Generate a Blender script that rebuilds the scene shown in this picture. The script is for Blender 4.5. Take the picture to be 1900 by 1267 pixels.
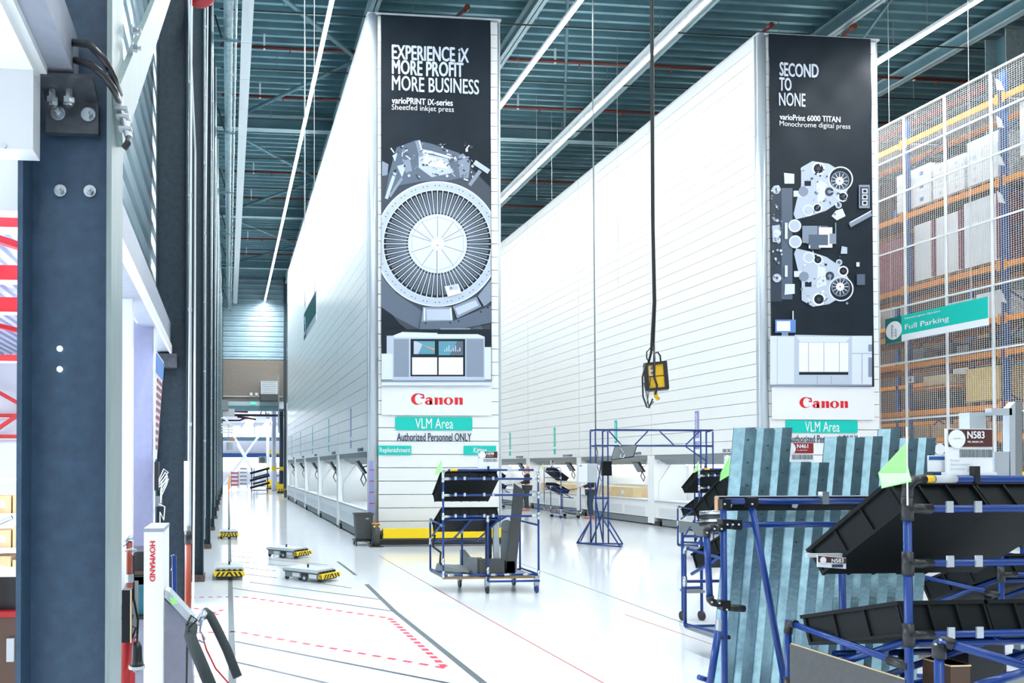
import bpy, math, random
from mathutils import Vector, Matrix
R = math.radians
random.seed(7)
for o in list(bpy.data.objects): bpy.data.objects.remove(o)
scene = bpy.context.scene
COL = scene.collection

# ------------------------------------------------------------------ camera
F, PX, PY, YAW, PIT, EYE = 1400.0, 545.0, 846.0, R(4.98), R(0.77), 1.65
cam = bpy.data.cameras.new('camera'); cam_o = bpy.data.objects.new('camera', cam); COL.objects.link(cam_o)
cam_o.location = (0, 0, EYE); cam_o.rotation_euler = (R(90) + PIT, 0, -YAW)
cam.sensor_width = 36; cam.lens = F / 1900 * 36
cam.shift_x = (950 - PX) / 1900; cam.shift_y = (PY - 633.5) / 1900
cam.clip_start = 0.05; cam.clip_end = 400
scene.camera = cam_o
FW = Vector((math.sin(YAW) * math.cos(PIT), math.cos(YAW) * math.cos(PIT), math.sin(PIT)))
RT = Vector((math.cos(YAW), -math.sin(YAW), 0)); UP = RT.cross(FW)
def at(px, py, Y):                     # survey helper: photo sighting at a measured depth -> place in the hall
    r = FW + RT * ((px - PX) / F) - UP * ((py - PY) / F)
    return Vector((0, 0, EYE)) + r * (Y / r.y)
def fl(px, py, z=0.0):
    r = FW + RT * ((px - PX) / F) - UP * ((py - PY) / F)
    return Vector((0, 0, EYE)) + r * ((z - EYE) / r.z)

# ------------------------------------------------------------------ world, lights, exposure
w = bpy.data.worlds.new('ambient_fill'); scene.world = w; w.use_nodes = True
bg = w.node_tree.nodes['Background']; bg.inputs[0].default_value = (0.86, 0.94, 1.0, 1); bg.inputs[1].default_value = 0.85  # even ambient fill added, entering where the hall is left open
scene.view_settings.view_transform = 'Standard'; scene.view_settings.look = 'None'
scene.view_settings.gamma = 1; scene.view_settings.use_curve_mapping = False
scene.view_settings.exposure = 0.76
def area(name, loc, sx, sy, power, col=(0.93, 0.98, 1.0), rot=(0, 0, 0)):
    l = bpy.data.lights.new(name, 'AREA'); l.shape = 'RECTANGLE'; l.size = sx; l.size_y = sy; l.energy = power; l.color = col
    o = bpy.data.objects.new(name, l); o.location = loc; o.rotation_euler = rot; COL.objects.link(o); return o
LIGHTS = [(2.16, 1700), (7.34, 350), (9.98, 260), (15.62, 1400)]
for X, P_w in LIGHTS: area('strip_lamp_light', (X, 19.0, 11.3), 0.12, 50, P_w)
area('far_hall_light', (2, 58, 5.5), 5, 12, 600)
area('side_hall_light', (-6, 12, 5.25), 6, 16, 2600)

# ------------------------------------------------------------------ materials
MATS = {}
def mat(name, col, rough=0.5, metal=0.0, emit=0, noise=0.0, nscale=8.0, spec=0.5, bump=0.0, bscale=60, alpha=1.0, stretch=None):
    m = bpy.data.materials.new(name); m.use_nodes = True; nt = m.node_tree; b = nt.nodes['Principled BSDF']
    b.inputs['Base Color'].default_value = (*col, 1); b.inputs['Roughness'].default_value = rough
    b.inputs['Metallic'].default_value = metal; b.inputs['Specular IOR Level'].default_value = spec
    if emit:
        b.inputs['Emission Color'].default_value = (*col, 1); b.inputs['Emission Strength'].default_value = emit
    if noise or bump:
        tc = nt.nodes.new('ShaderNodeTexCoord'); src = tc.outputs['Object']
        if stretch:
            mp = nt.nodes.new('ShaderNodeMapping'); mp.inputs['Scale'].default_value = stretch
            nt.links.new(src, mp.inputs[0]); src = mp.outputs[0]
    if noise:
        n = nt.nodes.new('ShaderNodeTexNoise'); n.inputs['Scale'].default_value = nscale; n.inputs['Detail'].default_value = 6
        nt.links.new(src, n.inputs['Vector'])
        r = nt.nodes.new('ShaderNodeValToRGB')
        r.color_ramp.elements[0].position = 0.3; r.color_ramp.elements[1].position = 0.7
        r.color_ramp.elements[0].color = (*[c * (1 - noise) for c in col], 1)
        r.color_ramp.elements[1].color = (*[min(1, c * (1 + noise)) for c in col], 1)
        nt.links.new(n.outputs[0], r.inputs[0]); nt.links.new(r.outputs[0], b.inputs['Base Color'])
    if bump:
        n2 = nt.nodes.new('ShaderNodeTexNoise'); n2.inputs['Scale'].default_value = bscale; n2.inputs['Detail'].default_value = 3
        nt.links.new(src, n2.inputs['Vector'])
        bp = nt.nodes.new('ShaderNodeBump'); bp.inputs['Strength'].default_value = bump; bp.inputs['Distance'].default_value = 0.01
        nt.links.new(n2.outputs[0], bp.inputs['Height']); nt.links.new(bp.outputs[0], b.inputs['Normal'])
    if alpha < 1: b.inputs['Alpha'].default_value = alpha
    MATS[name] = m; return m
mat('floor', (0.78, 0.81, 0.85), 0.13, noise=0.02, nscale=0.6, bump=0.03, bscale=3)
mat('deck', (0.19, 0.34, 0.385), 0.30, 0.5, noise=0.12, nscale=1.5)
mat('beam', (0.11, 0.21, 0.25), 0.45, 0.2, noise=0.1, nscale=3)
mat('flange', (0.42, 0.56, 0.60), 0.4, 0.2)
mat('column', (0.020, 0.042, 0.060), 0.42, 0.0, noise=0.25, nscale=25, bump=0.1, bscale=90)
mat('bluecol', (0.035, 0.075, 0.13), 0.4, 0.0, noise=0.18, nscale=22, bump=0.08, bscale=90)
mat('colface', (0.25, 0.32, 0.32), 0.45, 0.2, noise=0.12, nscale=9, stretch=(8, 8, .6))
mat('cladding', (0.30, 0.42, 0.48), 0.32, 0.5, noise=0.08, nscale=2)
mat('white', (0.86, 0.88, 0.88), 0.35)
mat('panel', (0.86, 0.87, 0.86), 0.28, noise=0.012, nscale=1.2)
mat('joint', (0.36, 0.40, 0.41), 0.6)
mat('post', (0.55, 0.61, 0.66), 0.3, 0.4)
mat('offwhite', (0.72, 0.74, 0.76), 0.4)
mat('lilac', (0.30, 0.32, 0.50), 0.5, noise=0.05, nscale=20)
mat('lilacgrey', (0.27, 0.29, 0.36), 0.45, noise=0.06, nscale=30)
mat('rail', (0.36, 0.39, 0.46), 0.45, 0.2, noise=0.06, nscale=20)
mat('bracket', (0.085, 0.095, 0.11), 0.42, 0.4, noise=0.2, nscale=30)
mat('steel', (0.55, 0.60, 0.63), 0.25, 0.9)
mat('galv', (0.34, 0.54, 0.61), 0.2, 0.95, noise=0.14, nscale=26, bump=0.05, bscale=40)
mat('galvpipe', (0.38, 0.47, 0.49), 0.35, 0.6, noise=0.2, nscale=12)
mat('sheet', (0.62, 0.68, 0.72), 0.35, 0.5, noise=0.04, nscale=6)
mat('blue', (0.003, 0.038, 0.21), 0.3, noise=0.06, nscale=12)
mat('blacks', (0.012, 0.014, 0.016), 0.35)
mat('tote', (0.006, 0.009, 0.010), 0.6, spec=.2, bump=0.1, bscale=150)
mat('darkgrey', (0.06, 0.065, 0.065), 0.5, noise=0.1, nscale=40)
mat('midgrey', (0.22, 0.25, 0.26), 0.5)
mat('lightgrey', (0.5, 0.53, 0.55), 0.45)
mat('red', (0.42, 0.012, 0.016), 0.4)
mat('redbeam', (0.75, 0.03, 0.03), 0.4)
mat('redpipe', (0.16, 0.028, 0.02), 0.45, noise=0.2, nscale=10)
mat('copper', (0.30, 0.05, 0.025), 0.4)
mat('orange', (1.0, 0.31, 0.008), 0.45, noise=0.06, nscale=20)
mat('yellow', (0.90, 0.52, 0.01), 0.45)
mat('stripe_yellow', (0.95, 0.66, 0.0), 0.45)
mat('rackblue', (0.015, 0.09, 0.30), 0.4)
mat('teal', (0.0, 0.56, 0.46), 0.5)
mat('tealdark', (0.0, 0.17, 0.17), 0.5)
mat('violet', (0.30, 0.30, 0.60), 0.5)
mat('navy', (0.02, 0.04, 0.10), 0.5)
mat('canon', (0.75, 0.01, 0.015), 0.5)
mat('maroon', (0.075, 0.018, 0.012), 0.5)
mat('signred', (0.30, 0.012, 0.015), 0.5)
mat('card', (0.80, 0.83, 0.86), 0.45)
mat('flag', (0.42, 0.95, 0.33), 0.6)
mat('flagband', (0.74, 0.95, 0.66), 0.5)
mat('carton', (0.58, 0.36, 0.19), 0.75, noise=0.1, nscale=6)
mat('palecarton', (0.80, 0.62, 0.36), 0.7, noise=0.08, nscale=6)
mat('wood', (0.34, 0.20, 0.09), 0.75, noise=0.2, nscale=10)
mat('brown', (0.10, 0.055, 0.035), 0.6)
mat('wrap', (0.93, 0.94, 0.95), 0.3, bump=0.4, bscale=14)
mat('wrapyellow', (0.85, 0.58, 0.18), 0.4, bump=0.4, bscale=10)
mat('wraprose', (0.35, 0.10, 0.13), 0.5, noise=0.3, nscale=12)
mat('boxblue', (0.12, 0.26, 0.62), 0.5)
mat('brick', (0.30, 0.255, 0.22), 0.8, noise=0.15, nscale=14)
mat('concrete', (0.12, 0.09, 0.075), 0.85, noise=0.3, nscale=20)
mat('tape', (0.075, 0.10, 0.11), 0.5, noise=0.1, nscale=10)
mat('tapeblue', (0.03, 0.055, 0.08), 0.4)
mat('tapered', (0.55, 0.025, 0.06), 0.5)
mat('redline', (0.40, 0.06, 0.035), 0.5)
mat('skin', (0.70, 0.42, 0.32), 0.55)
mat('hair', (0.75, 0.33, 0.08), 0.6, noise=0.2, nscale=60)
mat('hairdark', (0.05, 0.03, 0.03), 0.6)
mat('sweater', (0.018, 0.018, 0.025), 0.8, noise=0.3, nscale=30)
mat('trousers', (0.045, 0.065, 0.065), 0.8)
mat('shoe', (0.50, 0.20, 0.18), 0.6, noise=0.3, nscale=60)
mat('foam', (0.030, 0.042, 0.045), 0.85, bump=0.2, bscale=80)
mat('tealbox', (0.01, 0.13, 0.18), 0.45)
mat('lamp', (0.95, 0.98, 1.0), 0.5, emit=9.0); mat('tube', (0.93, 0.98, 1.0), 0.5, emit=15)
mat('lampsoft', (0.95, 0.98, 1.0), 0.5, emit=14)
mat('trunk', (0.80, 0.84, 0.86), 0.35)
mat('windowlight', (0.85, 0.94, 1.0), 0.5, emit=1.6)
mat('exitsign', (0.03, 0.75, 0.45), 0.5, emit=0.5)
mat('hallred', (0.68, 0.02, 0.025), 0.4)
mat('halldeck', (0.55, 0.57, 0.74), 0.4)
mat('hallwhite', (0.85, 0.86, 0.90), 0.5)
# banner printing inks
mat('ink_black', (0.010, 0.018, 0.028), 0.6, spec=0.25, bump=0.05, bscale=5, noise=0.2, nscale=2)
mat('ink_dark', (0.035, 0.05, 0.075), 0.35)
mat('ink_slate', (0.10, 0.135, 0.19), 0.35)
mat('ink_mid', (0.24, 0.29, 0.38), 0.4)
mat('ink_light', (0.50, 0.57, 0.68), 0.4)
mat('ink_pale', (0.70, 0.76, 0.86), 0.4)
mat('ink_white', (0.88, 0.90, 0.94), 0.4)
mat('ink_cyan', (0.10, 0.32, 0.42), 0.4)
mat('ink_paper', (0.84, 0.85, 0.89), 0.4)

# ------------------------------------------------------------------ mesh building
class MB:
    def __init__(s): s.v = []; s.f = []
    def add(s, vs, fs):
        n = len(s.v); s.v += [tuple(v) for v in vs]; s.f += [tuple(i + n for i in f) for f in fs]; return s
    def box(s, a, b, m=None):
        x0, y0, z0 = a; x1, y1, z1 = b
        vs = [Vector(p) for p in ((x0, y0, z0), (x1, y0, z0), (x1, y1, z0), (x0, y1, z0), (x0, y0, z1), (x1, y0, z1), (x1, y1, z1), (x0, y1, z1))]
        if m: vs = [m @ v for v in vs]
        return s.add(vs, [(0, 3, 2, 1), (4, 5, 6, 7), (0, 1, 5, 4), (1, 2, 6, 5), (2, 3, 7, 6), (3, 0, 4, 7)])
    def cbox(s, c, d, m=None):
        return s.box([c[i] - d[i] / 2 for i in range(3)], [c[i] + d[i] / 2 for i in range(3)], m)
    def cyl(s, p, q, r, n=10, r2=None, cap=True):
        p = Vector(p); q = Vector(q); r2 = r if r2 is None else r2
        d = (q - p).normalized(); a = d.orthogonal().normalized(); b = d.cross(a)
        vs = []
        for c, rr in ((p, r), (q, r2)):
            for k in range(n):
                t = 2 * math.pi * k / n; vs.append(c + a * math.cos(t) * rr + b * math.sin(t) * rr)
        fs = [(k, (k + 1) % n, n + (k + 1) % n, n + k) for k in range(n)]
        if cap: fs += [tuple(range(n))[::-1], tuple(range(n, 2 * n))]
        return s.add(vs, fs)
    def tube(s, pts, r, n=8):
        pts = [Vector(p) for p in pts]; vs = []; a = None
        for i, p in enumerate(pts):
            d = (pts[min(i + 1, len(pts) - 1)] - pts[max(i - 1, 0)]).normalized()
            a = d.orthogonal().normalized() if a is None else (a - d * a.dot(d)).normalized()
            b = d.cross(a)
            for k in range(n):
                t = 2 * math.pi * k / n; vs.append(p + a * math.cos(t) * r + b * math.sin(t) * r)
        L = len(pts); fs = []
        for i in range(L - 1):
            for k in range(n): fs.append((i * n + k, i * n + (k + 1) % n, (i + 1) * n + (k + 1) % n, (i + 1) * n + k))
        fs += [tuple(range(n))[::-1], tuple(range((L - 1) * n, L * n))]
        return s.add(vs, fs)
    def bar(s, p, q, wd, h, up=(0, 0, 1)):          # rectangular bar
        p = Vector(p); q = Vector(q); d = (q - p).normalized(); u = Vector(up)
        sd = d.cross(u)
        if sd.length < 1e-4: sd = d.cross(Vector((1, 0, 0)))
        sd.normalize(); u = sd.cross(d)
        vs = [c + sd * sx * wd / 2 + u * sz * h / 2 for c in (p, q) for sx, sz in ((-1, -1), (1, -1), (1, 1), (-1, 1))]
        return s.add(vs, [(0, 3, 2, 1), (4, 5, 6, 7), (0, 1, 5, 4), (1, 2, 6, 5), (2, 3, 7, 6), (3, 0, 4, 7)])
    def prism(s, poly, d):                          # planar 3d polygon swept by vector d
        n = len(poly); d = Vector(d); poly = [Vector(p) for p in poly]
        return s.add(poly + [p + d for p in poly], [tuple(range(n)), tuple(range(n, 2 * n))[::-1]] + [(k, n + k, n + (k + 1) % n, (k + 1) % n) for k in range(n)])
    def lathe(s, c, prof, n=16):                    # profile (r,z) about vertical axis
        c = Vector(c); vs = []
        for r, z in prof:
            for k in range(n):
                t = 2 * math.pi * k / n; vs.append(c + Vector((r * math.cos(t), r * math.sin(t), z)))
        L = len(prof); fs = []
        for i in range(L - 1):
            for k in range(n): fs.append((i * n + k, i * n + (k + 1) % n, (i + 1) * n + (k + 1) % n, (i + 1) * n + k))
        fs += [tuple(range(n))[::-1], tuple(range((L - 1) * n, L * n))]
        return s.add(vs, fs)
    def build(s, name, m, parent=None, world=True, smooth=False, loc=None):
        me = bpy.data.meshes.new(name); off = Vector((0, 0, 0))
        if parent is not None and world:
            p = parent
            while p is not None: off += p.location; p = p.parent
        if loc is not None: off = off + Vector(loc)
        me.from_pydata([tuple(Vector(v) - off) for v in s.v], [], s.f)
        me.materials.append(MATS[m] if isinstance(m, str) else m)
        me.validate(); me.update()
        import bmesh
        bm = bmesh.new(); bm.from_mesh(me); bmesh.ops.recalc_face_normals(bm, faces=bm.faces); bm.to_mesh(me); bm.free()
        if smooth:
            for p_ in me.polygons: p_.use_smooth = len(p_.vertices) == 4
        o = bpy.data.objects.new(name, me); COL.objects.link(o)
        if parent is not None: o.parent = parent
        if loc is not None: o.location = loc
        return o
def inst(o, loc, parent=None, rz=0, label=None):
    c = o.copy(); COL.objects.link(c); c.location = loc
    if parent is not None: c.parent = parent
    if rz: c.rotation_euler = (0, 0, rz)
    return c
def tag(o, label, cat, group=None, kind=None):
    if label: o['label'] = label
    if cat: o['category'] = cat
    if group: o['group'] = group
    if kind: o['kind'] = kind
    return o
def thing(name, loc, label, cat, group=None, rz=0):
    o = bpy.data.objects.new(name, None); COL.objects.link(o); o.location = loc; o.rotation_euler = (0, 0, rz); o.empty_display_size = 0.1
    return tag(o, label, cat, group)
def struct(name, mb, m, label=None, cat=None):
    o = mb.build(name, m); o['kind'] = 'structure'
    if label: o['label'] = label
    if cat: o['category'] = cat
    return o
def sroot(name, label=None):
    o = bpy.data.objects.new(name, None); COL.objects.link(o); o['kind'] = 'structure'
    if label: o['label'] = label
    return o
def text(s, height, width, origin, ux, uz, m, parent, bold=0.0, name='lettering', surf=None, align='L', serif=False):
    """flat lettering: origin bottom-left, ux right direction, uz up direction, fitted to height x width"""
    cu = bpy.data.curves.new('t', 'FONT'); cu.body = s; cu.size = 1.0; cu.resolution_u = 3
    to = bpy.data.objects.new('t', cu); COL.objects.link(to)
    dg = bpy.context.evaluated_depsgraph_get(); me = bpy.data.meshes.new_from_object(to.evaluated_get(dg))
    bpy.data.objects.remove(to); bpy.data.curves.remove(cu)
    if bold > 0:                                             # heavier stroke: overlaid shifted copies of the outline
        vs = [v.co.copy() for v in me.vertices]; fs = [tuple(p_.vertices) for p_ in me.polygons]; V_ = []; F_ = []
        for ci, (dx, dy) in enumerate(((-bold, 0), (bold, 0), (0, bold * .5), (0, -bold * .5))):
            n_ = len(V_); V_ += [(v.x + dx, v.y + dy, ci) for v in vs]; F_ += [tuple(i + n_ for i in f) for f in fs]
        me = bpy.data.meshes.new(name); me.from_pydata(V_, [], F_)
    xs = [v.co.x for v in me.vertices]; ys = [v.co.y for v in me.vertices]
    x0, x1, y0, y1 = min(xs), max(xs), min(ys), max(ys)
    ux = Vector(ux).normalized(); uz = Vector(uz).normalized(); o0 = Vector(origin); nd = ux.cross(uz) * (.0003 if height < .06 else .0012)
    off = Vector((0, 0, 0)); p = parent
    while p is not None: off += p.location; p = p.parent
    for v in me.vertices:
        q = o0 + ux * ((v.co.x - x0) / (x1 - x0) * width) + uz * ((v.co.y - y0) / (y1 - y0) * height)
        if surf: q.y = surf(q.x, q.z) - 0.008
        v.co = q + nd * v.co.z - off
    me.materials.clear(); me.materials.append(MATS[m])
    o = bpy.data.objects.new(name, me); COL.objects.link(o); o.parent = parent; return o

# ------------------------------------------------------------------ floor and its markings
floor = struct('floor', MB().box((-14, -9, -0.2), (26, 80, 0)), 'floor', 'glossy white epoxy floor of the hall')
def strip(pts, wd, m, name='floor_line', z=0.002):
    mb = MB()
    for a, b in zip(pts[:-1], pts[1:]):
        a = Vector((a[0], a[1], 0)); b = Vector((b[0], b[1], 0)); d = (b - a).normalized(); n = Vector((-d.y, d.x, 0)) * wd / 2
        a = a - d * 0.0; mb.prism([a - n, b - n, b + n, a + n], (0, 0, z))
    return mb.build(name, m, floor)
def pstrip(pp, wd, m, name='floor_line', z=0.002): return strip([fl(*p) for p in pp], wd, m, name, z)
strip([(0.035, 4.5), (0.035, 70)], 0.062, 'tape', 'guide_track', 0.003)
pstrip([(464, 1080), (705, 1112)], 0.03, 'tapeblue'); pstrip([(431, 1091), (730, 1134)], 0.035, 'tapeblue')
pstrip([(436, 1190), (829, 1267), (900, 1281)], 0.04, 'tapeblue'); pstrip([(437, 1228), (605, 1267), (700, 1289)], 0.035, 'tapeblue')
pstrip([(680, 1084), (732, 1134), (897, 1267), (960, 1318)], 0.06, 'tape')
pstrip([(627, 1042), (660, 1067)], 0.05, 'tape')
pstrip([(429, 1022), (478, 1027)], 0.03, 'tapeblue'); pstrip([(429, 1031), (484, 1037)], 0.03, 'tapeblue'); pstrip([(494, 1037.5), (607, 1048)], 0.03, 'tapeblue')
pstrip([(430, 1041), (484, 1045.5)], 0.03, 'tapeblue'); pstrip([(500, 1047), (579, 1054)], 0.03, 'tapeblue')
pstrip([(454, 1053), (511, 1059)], 0.03, 'tapeblue'); pstrip([(457, 1065), (513, 1072)], 0.03, 'tapeblue'); pstrip([(600, 1083), (652, 1091)], 0.025, 'tapeblue')
pstrip([(703, 1031), (788, 1080), (900, 1145), (1110, 1262), (1200, 1312)], 0.012, 'redline')
pstrip([(950, 1040), (1130, 1105), (1320, 1175)], 0.010, 'tape'); pstrip([(1160, 1140), (1320, 1195)], 0.010, 'redline')
def dashes(p, q, n, wd=0.045):
    a = fl(*p); b = fl(*q)
    for k in range(n):
        s = a.lerp(b, (k + .1) / n); e = a.lerp(b, (k + .62) / n); strip([s, e], wd, 'tapered', 'tape_dash', 0.003)
dashes((352, 1108), (450, 1107), 6); dashes((450, 1107), (723, 1147), 15)
dashes((723, 1147), (828, 1240), 15, 0.06); dashes((828, 1240), (440, 1172), 15); dashes((440, 1172), (357, 1174), 4)
dashes((360, 1128), (410, 1142), 4); dashes((392, 1138), (418, 1130), 2)

# ------------------------------------------------------------------ ceiling: ribbed steel deck, beams, braces
ZC = 12.95
prof = []; y = -6.0; mb = MB()
vs = []
while y < 46:
    for dy, z in ((0, ZC), (0.20, ZC), (0.225, ZC - .13), (0.31, ZC - .13), (0.34, ZC)): prof.append((y + dy, z))
    y += 0.34
n = len(prof)
mb.v = [(-0.7, p[0], p[1]) for p in prof] + [(26, p[0], p[1]) for p in prof]
mb.f = [(i, i + 1, n + i + 1, n + i) for i in range(n - 1)]
ceiling = struct('ceiling', mb, 'deck', 'ribbed galvanised steel roof deck high above the hall')
struct('trim_1', MB().box((-.7, -6, ZC + .02), (26, 46, ZC + .2)), 'deck', 'roof slab above the steel deck')
ORD = ['nearest', 'second', 'third', 'fourth', 'fifth', 'sixth', 'seventh', 'farthest', 'ninth', 'tenth']
def ibeam(p, q, h, bw, up=(0, 0, 1), tf=.02, tw=.012):
    p = Vector(p); q = Vector(q)
    a = MB().bar(p, q, tw * 2, h, up); b = MB()
    for s in (1, -1): b.bar(p + Vector(up) * s * (h / 2 - tf / 2), q + Vector(up) * s * (h / 2 - tf / 2), bw, tf, up)
    return a, b
for i, Y in enumerate((-1.4, 7.0, 15.42, 23.85, 32.3, 40.7)):
    a, b = ibeam((-0.35, Y, 12.54), (25.5, Y, 12.54), 0.42, 0.24)
    o = a.build('roof_beam', 'beam', ceiling); b.build('beam_flange', 'flange', o)
for i, X in enumerate((3.42, 7.25, 11.2, 15.04, 18.8, 22.6)):
    a, b = ibeam((X, -5, 12.58), (X, 44.3, 12.58), 0.34, 0.22)
    o = a.build('roof_beam', 'beam', ceiling); b.build('beam_flange', 'flange', o)
for Y in (7.0, 15.42, 23.85, 32.3):
    for a_, b_ in (((-.3, Y, 12.42), (3.4, Y + 4.2, 12.42)), ((3.4, Y + 4.2, 12.42), (-.3, Y + 8.4, 12.42))):
        MB().cyl(a_, b_, 0.055, 10).build('roof_brace', 'beam', ceiling, smooth=True)
for X in (7.25, 15.04):
    for Y in (15.42, 23.85): MB().cyl((X, Y, 12.5), (X + 3.8, Y + 8.5, 12.5), 0.04, 8).build('roof_brace', 'beam', ceiling, smooth=True)
# sprinkler pipes and conduits across the roof
for k, Y in enumerate((11.0, 13.4, 19.4, 22.0, 27.7, 30.4, 35.9, 38.5)):
    t = thing('sprinkler_pipe', (-.2, Y, 12.5), 'dark red sprinkler pipe crossing under the roof deck, %s from the camera' % ORD[k], 'pipe', 'red sprinkler pipes under the roof')
    MB().cyl((-.2, Y, 12.5), (25, Y, 12.5), 0.04, 8).build('pipe', 'redpipe', t, smooth=True)
    m = MB()
    for X in [0.9 + 2.6 * j for j in range(9)]: m.box((X, Y - .02, 12.44), (X + .05, Y + .02, 12.9))
    m.build('hanger', 'trunk', t)
    m = MB()
    for X in [1.6 + 2.6 * j for j in range(9)]: m.cyl((X, Y, 12.46), (X, Y, 12.36), .018, 6)
    m.build('sprinkler_head', 'copper', t)
for k, Y in enumerate((12.1, 17.6, 20.2, 23.1, 26.1, 28.9, 33.9, 37.2)):
    t = thing('conduit', (-.2, Y, 12.35), 'thin dark conduit crossing under the roof deck on rods, %s from the camera' % ORD[k], 'pipe', 'thin conduits under the roof')
    MB().cyl((-.2, Y, 12.35), (25, Y, 12.35), 0.018, 6).build('pipe', 'blacks', t)
    m = MB()
    for X in [1.3 + 3.1 * j for j in range(8)]: m.cyl((X, Y, 12.33), (X, Y, 12.92), .01, 5)
    m.build('hanger', 'midgrey', t)
for k, (px, py, Y, lab) in enumerate(((1429, 48, 16.6, 'short red sprinkler drop above left corner of the right storage tower'), (1583, 50, 16.6, 'short red sprinkler drop above right part of the right storage tower'), (866, 15, 16.6, 'short red sprinkler drop above the left storage tower'))):
    a = at(px, py, Y); b = at(px - 18, py + 16, Y + .9)
    t = thing('sprinkler_drop', a, lab, 'pipe'); MB().cyl(a, b, 0.045, 8).build('pipe', 'redpipe', t); MB().cyl(a - Vector((0, .05, 0)), a + Vector((0, .05, 0)), .07, 8).build('cap', 'redpipe', t)
# long red pipe over the rack
MB_ = MB().cyl((21.0, 5, 12.2), (21.0, 40, 12.2), .10, 10)
tag(MB_.build('red_main_pipe', 'copper', smooth=True), 'thick red main pipe running high above the pallet rack', 'pipe')
# strip lights
labs = ['bright strip light line beside the left tower, above the robot lane', 'strip light line between the two towers, nearer the left tower', 'strip light line on a cable trunk leading to the right tower', 'bright strip light line right of the right tower, above the rack aisle']
for (X, _), lab in zip(LIGHTS, labs):
    t = thing('strip_light', (X, 2, 11.45), lab, 'light')
    MB().box((X - .05, 2, 11.40), (X + .05, 44.3, 11.47)).build('housing', 'trunk', t)
    MB().box((X - .035, 2, 11.355), (X + .035, 44.2, 11.40)).build('lamp_tube', 'tube', t)
    m = MB()
    for k in range(14): m.cyl((X, 3.5 + k * 3, 11.47), (X, 3.5 + k * 3, 12.9), .006, 5)
    m.build('hanger_wire', 'midgrey', t)
t = thing('cable_tray', (10.0, 2, 11.5), 'white rectangular cable trunk above the middle strip light', 'trunking')
MB().box((9.88, 2, 11.5), (10.12, 44, 11.6)).build('trunk', 'trunk', t)
t = thing('ceiling_duct', (.42, 3, 11.1), 'white segmented ceiling duct above the robot lane', 'duct')
for k in range(25):
    MB().box((.28, 4 + k * 1.6, 11.12), (.52, 4 + k * 1.6 + 1.585, 11.2)).build('duct_segment', 'trunk', t)
t = thing('ceiling_pipe', (0, 5, 10.4), 'thick grey galvanised pipe running along left columns near the roof', 'pipe')
MB().cyl((.0, 5, 10.45), (.0, 42, 10.45), .095, 14).build('pipe', 'galvpipe', t, smooth=True)
MB().cyl((.145, 5, 10.43), (.145, 42, 10.43), .025, 8).build('thin_pipe', 'steel', t, smooth=True)
for k in range(9):
    MB().box((-.35, 6.7 + 4.3 * k, 10.32), (.2, 6.76 + 4.3 * k, 10.35)).build('support', 'beam', t); MB().cyl((-.3, 8 + 4.3 * k, 11.6), (.14, 8.6 + 4.3 * k, 10.45), .02, 6).build('strut', 'blacks', t)

# ------------------------------------------------------------------ left wall: columns, cladding, rails
wl = sroot('wall_left', 'left side wall of horizontal ribbed cladding between dark columns')
m = MB(); z = 2.9; pr = []
while z < 12.6:
    pr += [(-.66, z), (-.66, z + .12), (-.69, z + .14), (-.69, z + .2)]; z += .22
nn = len(pr)
m.v = [(p[0], 2.6, p[1]) for p in pr] + [(p[0], 44.5, p[1]) for p in pr]; m.f = [(i, i + 1, nn + i + 1, nn + i) for i in range(nn - 1)]
m.build('cladding', 'cladding', wl)
m = MB().box((-.80, 8.9, 0), (-.70, 44.5, 12.9)); m.build('wall_backing', 'cladding', wl)
MB().box((-.80, 2.5, 2.9), (-.72, 8.9, 12.9)).build('wall_backing', 'cladding', wl)
NCOL = 10
hc = MB(); 
def column(Y, k):
    lab = ['massive dark blue steel column filling the left foreground', 'dark green steel column behind the white lifter mast', 'third dark steel column along the left wall with an orange pole before it',
           'fourth dark steel column along the left wall'] + ['dark steel column along the left wall, %s in the row' % o_ for o_ in ('fifth', 'sixth', 'seventh', 'eighth', 'ninth', 'tenth, at the far wall')]
    t = thing('steel_column', (-.485, Y, 0), lab[k], 'column', 'far columns of the left wall' if k > 3 else None)
    mt = 'bluecol' if k == 0 else 'column'
    MB().box((-.61, Y - .008, .02), (-.36, Y + .008, 12.3)).build('web', mt, t)
    MB().box((-.625, Y - .12, .02), (-.61, Y + .12, 12.3)).build('flange', mt, t)
    MB().box((-.365, Y - .12, .02), (-.35, Y + .12, 12.3)).build('flange', 'colface' if k == 0 else mt, t)  # first column's outer flange is coloured paler to show it lit
    if k: MB().box((-.66, Y - .16, 0), (-.33, Y + .16, .09)).build('base_block', 'concrete', t)
    return t
cols = [column(2.42 + 4.3 * k, k) for k in range(NCOL)]
# details on the foreground column
def bolt(mb, c, r=.013, d=(0, -1, 0), L=.03):
    c = Vector(c); d = Vector(d); mb.cyl(c, c + d * .004, r * 1.5, 12); mb.cyl(c, c + d * L * .6, r, 6); mb.cyl(c, c + d * L, r * .55, 8)
c0 = cols[0]
for px, py in ((112, 354), (167, 355)):
    m = MB(); bolt(m, at(px, py, 2.41)); m.build('bolt', 'steel', c0)
for px, py in ((111, 647), (111, 685)):   # glowing discs that stand for bolt holes lit from the next hall
    c = at(px, py, 2.409); MB().cyl(c, c - Vector((0, .004, 0)), .009, 12).build('hole_glow', 'windowlight', c0)
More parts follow.
